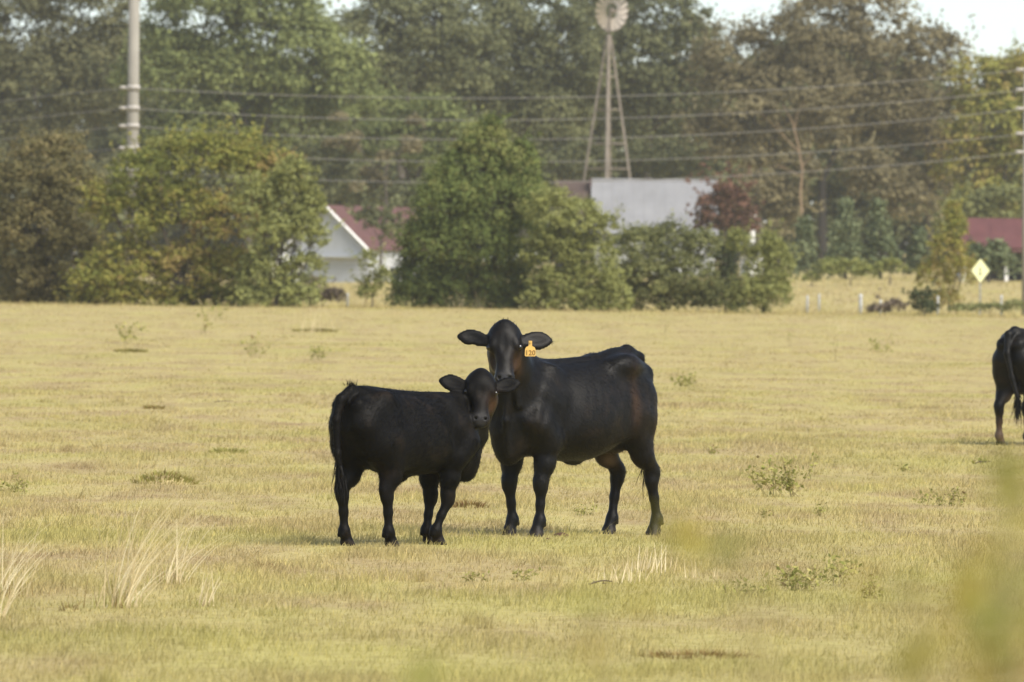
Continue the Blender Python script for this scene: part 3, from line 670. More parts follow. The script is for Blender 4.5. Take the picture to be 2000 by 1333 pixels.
def wires():
    mids = [(172, 192, 137), (212, 235, 176), (247, 273, 213), (290, 317, 262), (333, 357, 298)]
    names = ['topmost', 'second from the top', 'third from the top', 'fourth from the top', 'lowest']
    for i, (a, m, b) in enumerate(mids):
        xs = np.linspace(256, 2001, 40)
        c = np.polyfit([256, 1000, 2001], [a, m, b], 2)
        pts = [pix(x, np.polyval(c, x), PD - .25) for x in xs]
        tag(MB().tube(pts, .014, 5, True).build('power_line', WIRE), 'power line strung between the two poles, %s' % names[i], 'power line', 'power lines')
    for i, a in enumerate(att[:4]):
        e = (a + 26, a + 25, a + 25, a + 20)[i]
        pts = [pix(x, y, PD - .25 + (256 - x) * .02) for x, y in ((256, a), (150, a + (e - a) * .36), (50, a + (e - a) * .80), (0, e + 1), (-120, e + 14), (-260, e + 18))]
        tag(MB().tube(pts, .014, 5, True).build('power_line', WIRE), 'power line running off the picture from the thick pole, %s' % (names[:3] + ['lowest of that side'])[i], 'power line', 'power lines')
wires()

# ------------------------------------------------------------------ sign and posts
SIGN = plain('sign_fluorescent', (.88, .88, .50), .4, .05, 6)
SIGNK = plain('sign_symbol', (.16, .18, .10), .5, .1)
STEEL = plain('sign_post_steel', (.30, .30, .29), .5, .15, metal=.3)
def road_sign():
    D = 325; s = pxm(D); c = pix(1915, 529, D); O = Vector((c.x, D, float(gz(c.x, D)) - .05)); root = empty('road_sign', O); h = c.z - O.z
    MB().box((0, .04, (h + .2) / 2), (.06, .05, h + .2)).build('post', STEEL, root)
    a, b = .36, .47
    def dia(k, y0, y1): return [(0, y0, h - b * k), (a * k, y0, h), (0, y0, h + b * k), (-a * k, y0, h), (0, y1, h - b * k), (a * k, y1, h), (0, y1, h + b * k), (-a * k, y1, h)]
    F = [(0, 1, 2, 3), (7, 6, 5, 4), (0, 4, 5, 1), (1, 5, 6, 2), (2, 6, 7, 3), (3, 7, 4, 0)]
    MB().add(dia(1, -.012, .01), F).build('panel', SIGN, root)
    MB().box((-.01, -.016, h - .02), (.05, .008, .30)).box((-.01, -.016, h - .16), (.10, .0075, .06)).build('symbol', SIGNK, root)
    tag(root, 'diamond shaped fluorescent yellow road sign on a thin post', 'road sign')
road_sign()
def posts():
    for i, (px, y0, y1, D, lb) in enumerate([(679, 572, 598, 306, 'short white post in the gap left of the cedar'), (1577, 577, 602, 312, 'short white post nearest the end of the shrub row'), (1681, 574, 604, 310, 'thicker white post in the open strip'),
            (1600, 574, 590, 330, 'faint white post just right of the first one'), (1720, 585, 602, 312, 'short white post among tan scrub'), (1832, 578, 602, 314, 'white post just right of the small dark bush'), (1956, 576, 600, 316, 'white post right of the diamond sign')]):
        c = pix(px, y0, D); z = float(gz(c.x, D)); h = max(.35, c.z - z); r = .045 if i != 2 else .07
        root = empty('marker_post', (c.x, D, z - .05))
        MB().tube([(0, 0, 0), (0, 0, h), (0, 0, h + .04)], [r, r, r * .5], 8).build('shaft', WHITE, root, True)
        MB().tube([(0, 0, h - .14), (0, 0, h - .08)], r * 1.08, 8).build('reflector_band', CLAMP, root, True)
        tag(root, lb, 'post', 'white posts along the verge')
posts()

# ------------------------------------------------------------------ cattle: one continuous skin per animal
def V3(*a): return np.array(a, float)
def nrm(v): v = np.asarray(v, float); return v / np.linalg.norm(v)
class Field:
    """Distance field on a grid; shapes are blended into it and the skin is taken off at zero."""
    def __init__(s, lo, hi, h):
        s.lo = np.array(lo, float); s.h = h
        s.n = np.ceil((np.array(hi) - s.lo) / h).astype(int) + 1
        s.F = np.full(s.n, .25, np.float32)
        s.ax = [(s.lo[i] + h * np.arange(s.n[i])).astype(np.float32) for i in range(3)]
    def _sub(s, lo, hi, m):
        i0 = np.clip(((np.array(lo) - m - s.lo) / s.h).astype(int), 0, s.n - 1)
        i1 = np.clip(((np.array(hi) + m - s.lo) / s.h).astype(int) + 2, 1, s.n)
        sl = tuple(slice(a, b) for a, b in zip(i0, i1))
        return sl, (s.ax[0][sl[0]][:, None, None], s.ax[1][sl[1]][None, :, None], s.ax[2][sl[2]][None, None, :])
    def put(s, fn, lo, hi, k=.04, cut=False):
        sl, (X, Y, Z) = s._sub(lo, hi, k + .05)
        d = fn(X, Y, Z); a = s.F[sl]
        if cut: a, d = -a, d
        h = np.clip(.5 + .5 * (a - d) / k, 0, 1)
        r = a * (1 - h) + d * h - k * h * (1 - h)
        s.F[sl] = -r if cut else r
    def cone(s, p0, p1, r0, r1, k=.04, cut=False):
        p0 = V3(*p0); p1 = V3(*p1); d = p1 - p0; L2 = max(d @ d, 1e-9)
        def fn(X, Y, Z):
            t = np.clip(((X - p0[0]) * d[0] + (Y - p0[1]) * d[1] + (Z - p0[2]) * d[2]) / L2, 0, 1)
            q = np.sqrt((X - p0[0] - t * d[0]) ** 2 + (Y - p0[1] - t * d[1]) ** 2 + (Z - p0[2] - t * d[2]) ** 2)
            return q - (r0 + (r1 - r0) * t)
        r = max(r0, r1)
        s.put(fn, np.minimum(p0, p1) - r, np.maximum(p0, p1) + r, k, cut)
    def chain(s, pts, rad, k=.03):
        for i in range(len(pts) - 1): s.cone(pts[i], pts[i + 1], rad[i], rad[i + 1], k)
    def ell(s, c, r, R=None, k=.04, cut=False):
        c = V3(*c); r = V3(*r); R = np.eye(3) if R is None else np.array(R)      # rows of R: the axes
        def fn(X, Y, Z):
            q = [(X - c[0]) * R[i][0] + (Y - c[1]) * R[i][1] + (Z - c[2]) * R[i][2] for i in range(3)]
            k0 = np.sqrt(sum((q[i] / r[i]) ** 2 for i in range(3))); k1 = np.sqrt(sum((q[i] / r[i] ** 2) ** 2 for i in range(3)))
            return k0 * (k0 - 1) / np.maximum(k1, 1e-6)
        m = r.max()
        s.put(fn, c - m, c + m, k, cut)
    def slab(s, st, up, k=.02):
        """Limb of elliptic section; stations (point, half width across, half height along up)."""
        for (p0, w0, h0), (p1, w1, h1) in zip(st[:-1], st[1:]):
            p0 = V3(*p0); p1 = V3(*p1); d = p1 - p0; L2 = max(d @ d, 1e-9); dn = nrm(d)
            u = nrm(np.asarray(up, float) - dn * np.dot(up, dn)); sd_ = np.cross(dn, u)
            def fn(X, Y, Z):
                a, b, c = X - p0[0], Y - p0[1], Z - p0[2]
                t = np.clip((a * d[0] + b * d[1] + c * d[2]) / L2, 0, 1)
                a = a - t * d[0]; b = b - t * d[1]; c = c - t * d[2]
                w = w0 + (w1 - w0) * t; hh = h0 + (h1 - h0) * t; mn = np.minimum(w, hh)
                qs = (a * sd_[0] + b * sd_[1] + c * sd_[2]) / w; qu = (a * u[0] + b * u[1] + c * u[2]) / hh
                qt = (a * dn[0] + b * dn[1] + c * dn[2]) / mn
                return (np.sqrt(qs * qs + qu * qu + qt * qt) - 1) * mn
            m = max(w0, w1, h0, h1)
            s.put(fn, np.minimum(p0, p1) - m, np.maximum(p0, p1) + m, k)
    def trunk(s, st, e=2.25, pear=.16, k=.03):
        """Barrel of the body: stations (x, top, bottom, half width)."""
        st = np.array(st, float); xs = np.linspace(st[0, 0], st[-1, 0], 200)
        def smooth(v):
            y = np.interp(xs, st[:, 0], v); w = np.ones(15) / 15
            return np.convolve(np.pad(y, 7, 'edge'), w, 'valid')
        T, B, W = smooth(st[:, 1]), smooth(st[:, 2]), smooth(st[:, 3])
        def fn(X, Y, Z):
            t = np.interp(X.ravel(), xs, T).reshape(X.shape); b = np.interp(X.ravel(), xs, B).reshape(X.shape)
            w = np.interp(X.ravel(), xs, W).reshape(X.shape)
            hh = (t - b) / 2; v = (Z - (t + b) / 2) / hh
            ww = w * (1 - pear * np.clip(v, -1, 1) - .05 * np.clip(v, -1, 1) ** 2)
            r = (np.abs(Y / ww) ** e + np.abs(v) ** e) ** (1 / e)
            d = (r - 1) * np.minimum(ww, hh)
            ex = np.maximum(np.maximum(xs[0] - X, X - xs[-1]), 0)
            return np.sqrt(np.maximum(d, 0) ** 2 + ex ** 2) + np.minimum(d, 0) * (ex <= 0)
        wm = st[:, 3].max()
        s.put(fn, (st[0, 0], -wm, st[:, 2].min()), (st[-1, 0], wm, st[:, 1].max()), k)
    def skin(s):
        F = s.F; S = F < 0; h = s.h
        n = np.array(F.shape) - 1
        cs = [(i, j, k) for i in (0, 1) for j in (0, 1) for k in (0, 1)]
        cnt = np.zeros(n, np.int8)
        for i, j, k in cs: cnt += S[i:i + n[0], j:j + n[1], k:k + n[2]]
        I = np.argwhere((cnt > 0) & (cnt < 8))
        cv = np.stack([F[I[:, 0] + i, I[:, 1] + j, I[:, 2] + k] for i, j, k in cs], 1)
        acc = np.zeros((len(I), 3)); num = np.zeros(len(I)); C = np.array(cs, float)
        for a in range(8):
            for b in range(a + 1, 8):
                if abs(C[a] - C[b]).sum() != 1: continue
                fa, fb = cv[:, a], cv[:, b]; m = (fa < 0) != (fb < 0)
                t = np.where(m, fa / np.where(m, fa - fb, 1), 0)
                acc += m[:, None] * (C[a] + t[:, None] * (C[b] - C[a])); num += m
        P = s.lo + h * (I + acc / num[:, None])
        ids = np.full(n, -1, np.int64); ids[I[:, 0], I[:, 1], I[:, 2]] = np.arange(len(I))
        Q = []
        for ax in range(3):
            o1, o2 = [(1, 2), (2, 0), (0, 1)][ax]
            sl0 = [slice(None)] * 3; sl1 = [slice(None)] * 3; sl0[ax] = slice(0, -1); sl1[ax] = slice(1, None)
            A = S[tuple(sl0)]; B = S[tuple(sl1)]
            E = np.argwhere(A != B); 
            E = E[(E[:, o1] > 0) & (E[:, o2] > 0) & (E[:, o1] < n[o1]) & (E[:, o2] < n[o2])]
            inside = A[E[:, 0], E[:, 1], E[:, 2]]
            def cell(d1, d2):
                c = E.copy(); c[:, o1] -= d1; c[:, o2] -= d2
                return ids[c[:, 0], c[:, 1], c[:, 2]]
            q = np.stack([cell(1, 1), cell(0, 1), cell(0, 0), cell(1, 0)], 1)
            q[~inside] = q[~inside][:, ::-1]
            Q.append(q)
        Q = np.concatenate(Q); Q = Q[(Q >= 0).all(1)]
        E = np.concatenate([Q[:, [0, 1]], Q[:, [1, 2]], Q[:, [2, 3]], Q[:, [3, 0]]]); E = np.concatenate([E, E[:, ::-1]])
        deg = np.maximum(np.bincount(E[:, 0], minlength=len(P)), 1)[:, None]
        for lam in (.55, -.57, .55, -.57, .5, -.5):                        # even out the grid steps, keep the volume
            A = np.stack([np.bincount(E[:, 0], P[E[:, 1], c], len(P)) for c in range(3)], 1) / deg
            P = P + lam * (A - P)
        return P, Q

def head_shape(fd, H, L, wid=1.0, deep=1.0, poll=.05):
    """H: (origin at the poll, axis poll->muzzle, side, face normal); L: head length."""
    o, a, sdv, n = H; R = np.array([a, sdv, n])
    pt = lambda t, sv=0., nv=0.: o + a * t * L + sdv * sv * L * wid + n * nv * L * deep
    st = [(-.03, .140, .02, -.17), (.06, .205, .075, -.24), (.18, .238, .115, -.33), (.33, .246, .13, -.36), (.46, .222, .13, -.35),
          (.60, .185, .12, -.28), (.74, .160, .105, -.21), (.86, .160, .095, -.185), (.94, .152, .075, -.175), (.985, .11, .02, -.13)]
    seg = [(pt(t, 0, (u + d) / 2), w * L * wid, (u - d) / 2 * L * deep) for t, w, u, d in st]
    fd.slab(seg, n, k=.02)
    fd.ell(pt(-.085, 0, -.03), (poll * .9, poll * .9, poll), R, .025)                                   # poll tuft
    for sg in (-1, 1):
        fd.ell(pt(.33, sg * .215, .035), (.085 * L, .05 * L, .065 * L), R, .03)                            # eye socket
        fd.ell(pt(.27, sg * .19, .09), (.09 * L, .05 * L, .04 * L), R, .03)                                # brow
        fd.ell(pt(.50, sg * .15, -.20), (.17 * L, .07 * L, .12 * L), R, .05)                               # cheek
        fd.ell(pt(.91, sg * .085, .045), (.07 * L, .06 * L, .05 * L), R, .025)                             # nostril wing
        fd.ell(pt(.935, sg * .085, .065), (.030 * L, .034 * L, .05 * L), R, .010, cut=True)                # nostril
        fd.ell(pt(.62, sg * .19, -.02), (.14 * L, .04 * L, .06 * L), R, .04, cut=True)                     # hollow beside the nose
    fd.ell(pt(.26, 0, .165), (.16 * L, .05 * L, .04 * L), R, .04, cut=True)                                # dip between the eyes
    fd.slab([(pt(.985, -.11, -.075), .010, .007), (pt(.99, .11, -.075), .010, .007)], n, .01)              # lip
    fd.ell(pt(.93, 0, -.15), (.06 * L, .085 * L, .06 * L), R, .03)                                         # chin
    return pt
def ear_shape(fd, base, tip, up, front, hmax, notch=False):
    base = np.asarray(base, float); tip = np.asarray(tip, float); d = tip - base; L = np.linalg.norm(d)
    u = nrm(np.asarray(up, float) - nrm(d) * np.dot(up, nrm(d))); fr = nrm(np.cross(nrm(d), u)); fr = fr * np.sign(fr @ np.asarray(front, float))
    prof = [(-.12, .62, 1.6), (.08, .64, 1.35), (.20, .74, 1.2), (.32, .90, 1.1), (.44, 1.03, 1.05), (.56, 1.10, 1.0), (.67, 1.08, .95), (.77, .98, .9), (.86, .80, .85), (.93, .56, .8), (.97, .36, .75)]
    sag = lambda t: u * (.05 * L * np.sin(pi * max(t, 0)))
    fd.slab([(base + d * t + sag(t), .019 * w, hmax * hh) for t, hh, w in prof], u, k=.002)
    fd.ell(base + d * .56 + sag(.55) + fr * .034, (L * .34, hmax * .62, .026), [nrm(d), u, fr], .012, cut=True)   # the hollow of the ear
    if notch:
        fd.ell(base + d * .50 - u * hmax * .98, (.026, .022, .06), [nrm(d), u, fr], .008, cut=True)
def foreleg(fd, el, hoof, s=1.0, knee_z=.39, knee_dx=.02, up_r=.092):
    """el: elbow point, hoof: ground point."""
    el = V3(*el); hf = V3(*hoof)
    f = lambda z: el + (hf - el) * ((el[2] - z) / el[2])
    kn = f(knee_z) + V3(knee_dx, 0, 0)
    fet = V3(hf[0] - .035 * s, hf[1], .125 * s)
    fd.chain([el, el * .45 + kn * .55, kn + V3(0, 0, .04)], [up_r * s, .072 * s, .055 * s], .04)
    fd.ell(kn + V3(.006, 0, 0), (.060 * s, .054 * s, .075 * s), None, .03)
    can = kn * .45 + fet * .55
    fd.chain([kn - V3(0, 0, .04), can, fet], [.043 * s, .031 * s, .034 * s], .025)
    fd.ell(fet + V3(-.006, 0, 0), (.040 * s, .040 * s, .046 * s), None, .03)
    hoof_shape(fd, fet, hf, s)
def hoof_shape(fd, fet, hf, s):
    fd.cone(fet, V3(hf[0], hf[1], .050 * s), .035 * s, .045 * s, .03)
    for sg in (-1, 1):
        fd.cone(V3(hf[0] - .010, hf[1] + sg * .022 * s, .040 * s), V3(hf[0] + .022 * s, hf[1] + sg * .024 * s, .006), .034 * s, .035 * s, .014)
        fd.ell(fet + V3(-.045 * s, sg * .02 * s, -.03 * s), (.010, .010, .014), None, .012)                # dew claw
def hindleg(fd, hip, stifle, hoof, s=1.0, hock_z=.44, ham=.15, back=.07):
    hip = V3(*hip); st = V3(*stifle); hf = V3(*hoof)
    back = hoof[3] if len(hoof) > 3 else back; hf = hf[:3]
    hk = V3(hf[0] - back, hf[1] * .88 + st[1] * .12, hock_z)
    fet = V3(hf[0] - .035 * s, hf[1], .125 * s)
    fd.slab([(hip + V3(0, 0, .10), .09 * s, .14 * s), ((hip + st) / 2 + V3(-.03, 0, 0), .100 * s, .16 * s), (st, .075 * s, .082 * s)], V3(1, 0, .3), .08)
    low = st * .38 + hk * .62
    fd.cone(hip + V3(-.08 * s, 0, .02), low + V3(-.02, 0, .10), ham * .58 * s, .058 * s, .08)                   # hamstring
    fd.cone(hip * .5 + st * .5 + V3(0, 0, -.02), low, .098 * s, .056 * s, .08)
    fd.chain([st, low, hk + V3(.005, 0, .06)], [.076 * s, .060 * s, .050 * s], .06)
    fd.cone(low + V3(-.035 * s, 0, .03), hk + V3(-.034 * s, 0, .03), .026 * s, .028 * s, .05)                    # Achilles tendon
    fd.ell(hk + V3(-.010, 0, 0), (.060 * s, .044 * s, .075 * s), None, .04)
    can = hk * .5 + fet * .5
    fd.chain([hk - V3(0, 0, .04), can, fet], [.046 * s, .032 * s, .034 * s], .03)
    fd.ell(fet + V3(-.006, 0, 0), (.040 * s, .040 * s, .046 * s), None, .03)
    hoof_shape(fd, fet, hf, s)
def head_frame(yaw, look, tilt, roll=0.0):
    """Axes of a head whose face looks along world azimuth `look` (0 = at the camera, + = picture right), nose dropped by tilt."""
    Fw = V3(sin(look), -cos(look), 0)
    a = cos(tilt) * Fw - sin(tilt) * V3(0, 0, 1); n = sin(tilt) * Fw + cos(tilt) * V3(0, 0, 1); sdv = np.cross(n, a)
    c, s_ = cos(roll), sin(roll)
    a, sdv = a * c + sdv * s_, sdv * c - a * s_
    Rw = np.array([[cos(yaw), sin(yaw), 0], [-sin(yaw), cos(yaw), 0], [0, 0, 1]])     # world -> body
    return Rw @ a, Rw @ sdv, Rw @ n, Rw

def coat_material(name, spec, rough):
    m, nt, b = mat_new(name)
    tc = nt.nodes.new('ShaderNodeTexCoord')
    n1 = noise(nt, tc.outputs['Object'], 5, 5, .6); n2 = noise(nt, tc.outputs['Object'], 38, 4, .7)
    mp = nt.nodes.new('ShaderNodeMapping'); mp.inputs['Scale'].default_value = (60, 60, 14)
    lnk(nt, tc.outputs['Object'], mp.inputs[0]); n3 = noise(nt, mp.outputs[0], 3, 3, .6)
    base = ramp(nt, [(.30, (.0030, .0028, .0028)), (.55, (.0055, .0050, .0047)), (.72, (.015, .0108, .0080))], n1.outputs[0]).outputs[0]
    rust = ramp(nt, [(.3, (.042, .022, .011)), (.75, (.088, .046, .022))], n2.outputs[0]).outputs[0]
    c = mixc(nt, attr(nt, 'rust'), base, rust)
    c = mixc(nt, attr(nt, 'pale'), c, (.20, .135, .09))
    c = mixc(nt, attr(nt, 'muzzle'), c, (.030, .029, .030))
    c = mixc(nt, attr(nt, 'horn'), c, (.030, .024, .019))
    lnk(nt, c, b.inputs['Base Color'])
    rr = nt.nodes.new('ShaderNodeMapRange'); lnk(nt, attr(nt, 'muzzle'), rr.inputs[0])
    rr.inputs[3].default_value = rough; rr.inputs[4].default_value = .28
    lnk(nt, rr.outputs[0], b.inputs['Roughness'])
    b.inputs['Specular IOR Level'].default_value = spec
    b.inputs['Sheen Weight'].default_value = .0; b.inputs['Sheen Roughness'].default_value = .45
    b.inputs['Sheen Tint'].default_value = (.75, .8, .9, 1)
    bp = nt.nodes.new('ShaderNodeBump'); bp.inputs['Strength'].default_value = .3; bp.inputs['Distance'].default_value = .006
    ad = nt.nodes.new('ShaderNodeMath'); lnk(nt, n3.outputs[0], ad.inputs[0]); lnk(nt, n2.outputs[0], ad.inputs[1])
    lnk(nt, ad.outputs[0], bp.inputs['Height']); lnk(nt, bp.outputs[0], b.inputs['Normal'])
    return m
COAT = coat_material('black_coat', .17, .46)
CALF_COAT = coat_material('black_calf_coat', .085, .5)
EYE = plain('eye_dark', (.006, .004, .003), .08, .1, spec=.8)
HAIR = plain('black_hair', (.007, .0062, .006), .5, .3, 6, spec=.14)
def gauss(P, c, r): return np.exp(-(((P - np.asarray(c, float)) / np.asarray(r, float)) ** 2).sum(1))
def strands(name, roots, dirs, length, width, parent, mat=None, droop=.0, seed=1, seg=3):
    """Hair as thin tapering ribbons."""
    rg = np.random.default_rng(seed); vs, fs = [], []
    for p, d in zip(roots, dirs):
        p = np.array(p, float); d = nrm(d); L = length * rg.uniform(.6, 1.1); s_ = nrm(np.cross(d, rg.normal(size=3)))
        b = len(vs)
        for i in range(seg + 1):
            t = i / seg; w = width * (1 - t * .85) / 2
            vs += [p + s_ * w, p - s_ * w]
            d = nrm(d + V3(0, 0, -droop) + rg.normal(size=3) * .10); p = p + d * L / seg
        for i in range(seg): fs.append((b + 2 * i, b + 2 * i + 1, b + 2 * i + 3, b + 2 * i + 2))
    return tag(np_mesh(name, np.array(vs), np.array(fs), mat or HAIR, parent), kind='stuff')
def eyes(pt, H, root, L, r=.024):
    for sg in (-1, 1):
        c = pt(.34, sg * .252, .035)
        th = np.linspace(0, pi, 9)[1:-1]; ph = np.linspace(0, 2 * pi, 12, endpoint=False)
        vs = [c + V3(0, 0, r)] + [c + r * V3(sin(t) * cos(p), sin(t) * sin(p), cos(t)) for t in th for p in ph] + [c - V3(0, 0, r)]
        fs = []
        for i in range(len(th) - 1):
            for k in range(12): fs.append((1 + i * 12 + k, 1 + (i + 1) * 12 + k, 1 + (i + 1) * 12 + (k + 1) % 12, 1 + i * 12 + (k + 1) % 12))
        MB().add(vs, fs).build('eye', EYE, root, True)

def short_coat(body, root, n, length, seed, skip):
    """Short hair lying back along the hide; breaks the outline and the highlights."""
    me = body.data; rg = np.random.default_rng(seed); nv = len(me.vertices)
    P = np.empty(nv * 3, np.float32); me.vertices.foreach_get('co', P); P = P.reshape(-1, 3)
    N = np.empty(nv * 3, np.float32); me.vertex_normals.foreach_get('vector', N); N = N.reshape(-1, 3)
    ok = np.nonzero((P[:, 2] > .42) & (np.linalg.norm(P - np.asarray(skip), axis=1) > .34))[0]; k = rg.choice(ok, min(n, len(ok)), replace=len(ok) < n)
    p = P[k] + rg.normal(size=(len(k), 3)) * .004; nn = N[k]
    fl = V3(-.75, 0, -.65) + rg.normal(size=(len(k), 3)) * .35; fl = fl - nn * (fl * nn).sum(1)[:, None]; fl /= np.linalg.norm(fl, axis=1)[:, None] + 1e-6
    d = fl + nn * rg.uniform(.0, .14, (len(k), 1)); d /= np.linalg.norm(d, axis=1)[:, None]
    s_ = np.cross(d, nn); s_ /= np.linalg.norm(s_, axis=1)[:, None] + 1e-6
    L = length * rg.uniform(.5, 1.3, (len(k), 1)); w = .0019
    v = np.stack([p - s_ * w - nn * .002, p + s_ * w - nn * .002, p + d * L * .6 + nn * .001, p + d * L], 1)
    f = np.arange(len(k) * 4).reshape(-1, 4)[:, [0, 1, 3, 2]]
    v = np.stack([p - s_ * w - nn * .002, p + s_ * w - nn * .002, p + d * L + s_ * w * .2, p + d * L - s_ * w * .2], 1)
    tag(np_mesh('short_hair', v.reshape(-1, 3), np.arange(len(k) * 4).reshape(-1, 4), me.materials[0], root,
        {a: np.repeat(np.array([x.value for x in me.attributes[a].data], np.float32)[k], 4) for a in ('rust', 'muzzle', 'horn', 'pale')}), kind='stuff')
def make_cow(loc, yaw, hooves, neck, poll_pt, look, tilt, roll, ears, res=.0115, tail=None, rust=(), notch=True, hi=1.72, fx=1.35):
    """Adult black cow; body frame x forward, y its left, z up."""
    root = empty('cow', loc, yaw)
    fd = Field((-1.02, -.72, -.02), (fx, .72, hi), res)
    fd.trunk([(-.63, 1.18, .98, .09), (-.58, 1.30, .87, .15), (-.50, 1.365, .79, .190), (-.40, 1.375, .725, .220), (-.30, 1.355, .665, .250),
              (-.18, 1.31, .60, .288), (0.0, 1.278, .55, .320), (.18, 1.262, .55, .315), (.34, 1.265, .57, .278), (.48, 1.272, .59, .242),
              (.60, 1.262, .585, .215), (.72, 1.23, .60, .17), (.82, 1.13, .68, .12), (.86, 1.06, .78, .08)])
    fd.cone((-.52, 0, 1.342), (-.15, 0, 1.285), .032, .030, .05); fd.cone((-.15, 0, 1.285), (.50, 0, 1.235), .030, .035, .05)                                    # spine
    for sg in (-1, 1):
        fd.ell((-.30, sg * .188, 1.252), (.11, .05, .052), None, .13)                          # hook bone
        fd.ell((-.60, sg * .10, 1.165), (.05, .045, .05), None, .05)                             # pin bone
        fd.cone((-.31, sg * .185, 1.255), (-.58, sg * .105, 1.21), .035, .040, .08)
        fd.ell((-.17, sg * .355, 1.14), (.10, .075, .12), None, .09, cut=True)                    # hollow flank
        fd.ell((-.47, sg * .290, 1.08), (.09, .045, .13), None, .09, cut=True)
        fd.slab([((.43, sg * .14, 1.20), .045, .07), ((.53, sg * .170, 1.02), .055, .12), ((.64, sg * .170, .86), .070, .10)], V3(1, 0, 0), .07)   # shoulder blade
        fd.cone((.64, sg * .172, .86), (.51, sg * .178, .70), .098, .098, .08)                    # upper arm
        fd.ell((.36, sg * .320, .95), (.030, .045, .20), [nrm(V3(1, 0, .25)), (0, 1, 0), nrm(V3(-.25, 0, 1))], .07, cut=True)     # crease behind the shoulder
    for sg in (-1, 1):                                                                            # creases: thigh, elbow, neck
        fd.cone((.40, sg * .335, .72), (.34, sg * .345, .90), .045, .035, .06, True)
        fd.cone((-.10, sg * .37, .70), (-.20, sg * .36, .95), .05, .05, .07, True)
        fd.cone((.62, sg * .27, 1.20), (.76, sg * .26, .92), .05, .05, .07, True)
        fd.ell((.60, sg * .288, .98), (.035, .035, .16), [nrm(V3(1, 0, .45)), (0, 1, 0), nrm(V3(-.45, 0, 1))], .05, cut=True)
    X, Y, Z = fd.ax[0][:, None, None], np.abs(fd.ax[1])[None, :, None], fd.ax[2][None, None, :]   # ribs, barely there
    fd.F -= (.003 * (.5 + .5 * np.cos((X + .28 * (Z - 1)) * 2 * pi / .078)) * np.exp(-((X - .07) / .17) ** 2 - ((Z - .98) / .15) ** 2) * (Y > .12)).astype(np.float32)
    fd.ell((.73, 0, .68), (.12, .10, .145), None, .07)                                            # brisket
    fd.cone((.80, 0, .80), (.74, 0, .585), .05, .045, .06)
    fd.ell((-.36, 0, .67), (.13, .09, .07), None, .06)                                            # udder
    fd.ell((.05, 0, .548), (.07, .035, .025), None, .05)                                            # navel
    fl, fr, hl, hr = hooves
    foreleg(fd, (.49, .175, .72), fl); foreleg(fd, (.49, -.175, .72), fr)
    sx = lambda h: -.29 + .40 * (h[0] + .50)
    hindleg(fd, (-.47, .130, .98), (sx(hl), .168, .82), hl); hindleg(fd, (-.47, -.130, .98), (sx(hr), -.168, .82), hr)
    for sg in (-1, 1): fd.ell((-.20, sg * .220, .775), (.12, .028, .075), None, .05)                 # flank fold
    # tail
    tl = tail or [(-.50, 0, 1.355), (-.625, 0, 1.30), (-.675, 0, 1.12), (-.685, .03, .85), (-.69, .05, .62)]
    fd.chain(tl, [.045, .042, .033, .026, .022], .025)
    # neck and head
    fd.slab(neck, V3(.25, 0, 1), .06)
    a, sdv, n, Rw = head_frame(yaw, look, tilt, roll)
    H = (V3(*poll_pt), a, sdv, n); L = .415
    pt = head_shape(fd, H, L, wid=1.04, poll=.05)
    fd.cone(pt(.08, 0, -.12), neck[-1][0], .115, .14, .06)
    fd.cone(pt(.42, 0, -.30), neck[-2][0], .085, .12, .08)                                        # throat
    fd.cone(pt(.40, 0, -.33), (.80, 0, .80), .035, .045, .07)                                     # dewlap
    for dy, q in ((.075, .60), (-.06, .68), (.16, .95)):                                          # folds of loose neck skin
        fd.slab([(pt(.46, dy * 1.4, -.36), .012, .02), (V3(.86, dy * .9 + .03, q + .25), .014, .02), (V3(.80, dy, q), .012, .02)], V3(1, 0, 0), .03)
    for (sg, tip, hm) in ears:
        b_ = pt(.22, sg * .20, -.06); t_ = b_ + Rw @ V3(*tip)
        ear_shape(fd, b_, t_, -a, n, hm, notch and sg < 0)
    P, Q = fd.skin()
    P[:, 2] = np.maximum(P[:, 2], 0)
    rs = np.zeros(len(P))
    for c, r, w in rust: rs = np.maximum(rs, w * gauss(P, c, r))
    mz = np.clip(1.5 * gauss(P, pt(.95, 0, .03), (.055, .055, .055)), 0, 1)
    at = {'rust': rs, 'muzzle': mz, 'horn': np.clip((.065 - P[:, 2]) / .02, 0, 1), 'pale': np.clip(1.2 * gauss(P, (-.38, 0, .54), (.12, .10, .06)), 0, .8)}
    body = np_mesh('body', P, Q, COAT, root, at, True)
    eyes(pt, H, root, L)
    e = np.array(tl[-1]); k = 130; rg = np.random.default_rng(3)
    strands('tail_switch', e + rg.normal(size=(k, 3)) * (.012, .012, .05), np.tile(V3(0, 0, -1), (k, 1)) + rg.normal(size=(k, 3)) * .16, .26, .010, root, droop=.25, seed=4, seg=4)
    k = 90; dd = -a * .8 + n * .35
    strands('poll_hair', pt(.0, 0, -.0) + rg.normal(size=(k, 3)) * .028 + dd * .025, np.tile(dd, (k, 1)) + rg.normal(size=(k, 3)) * .5, .030, .006, root, seed=5)
    return root, pt, H, Rw

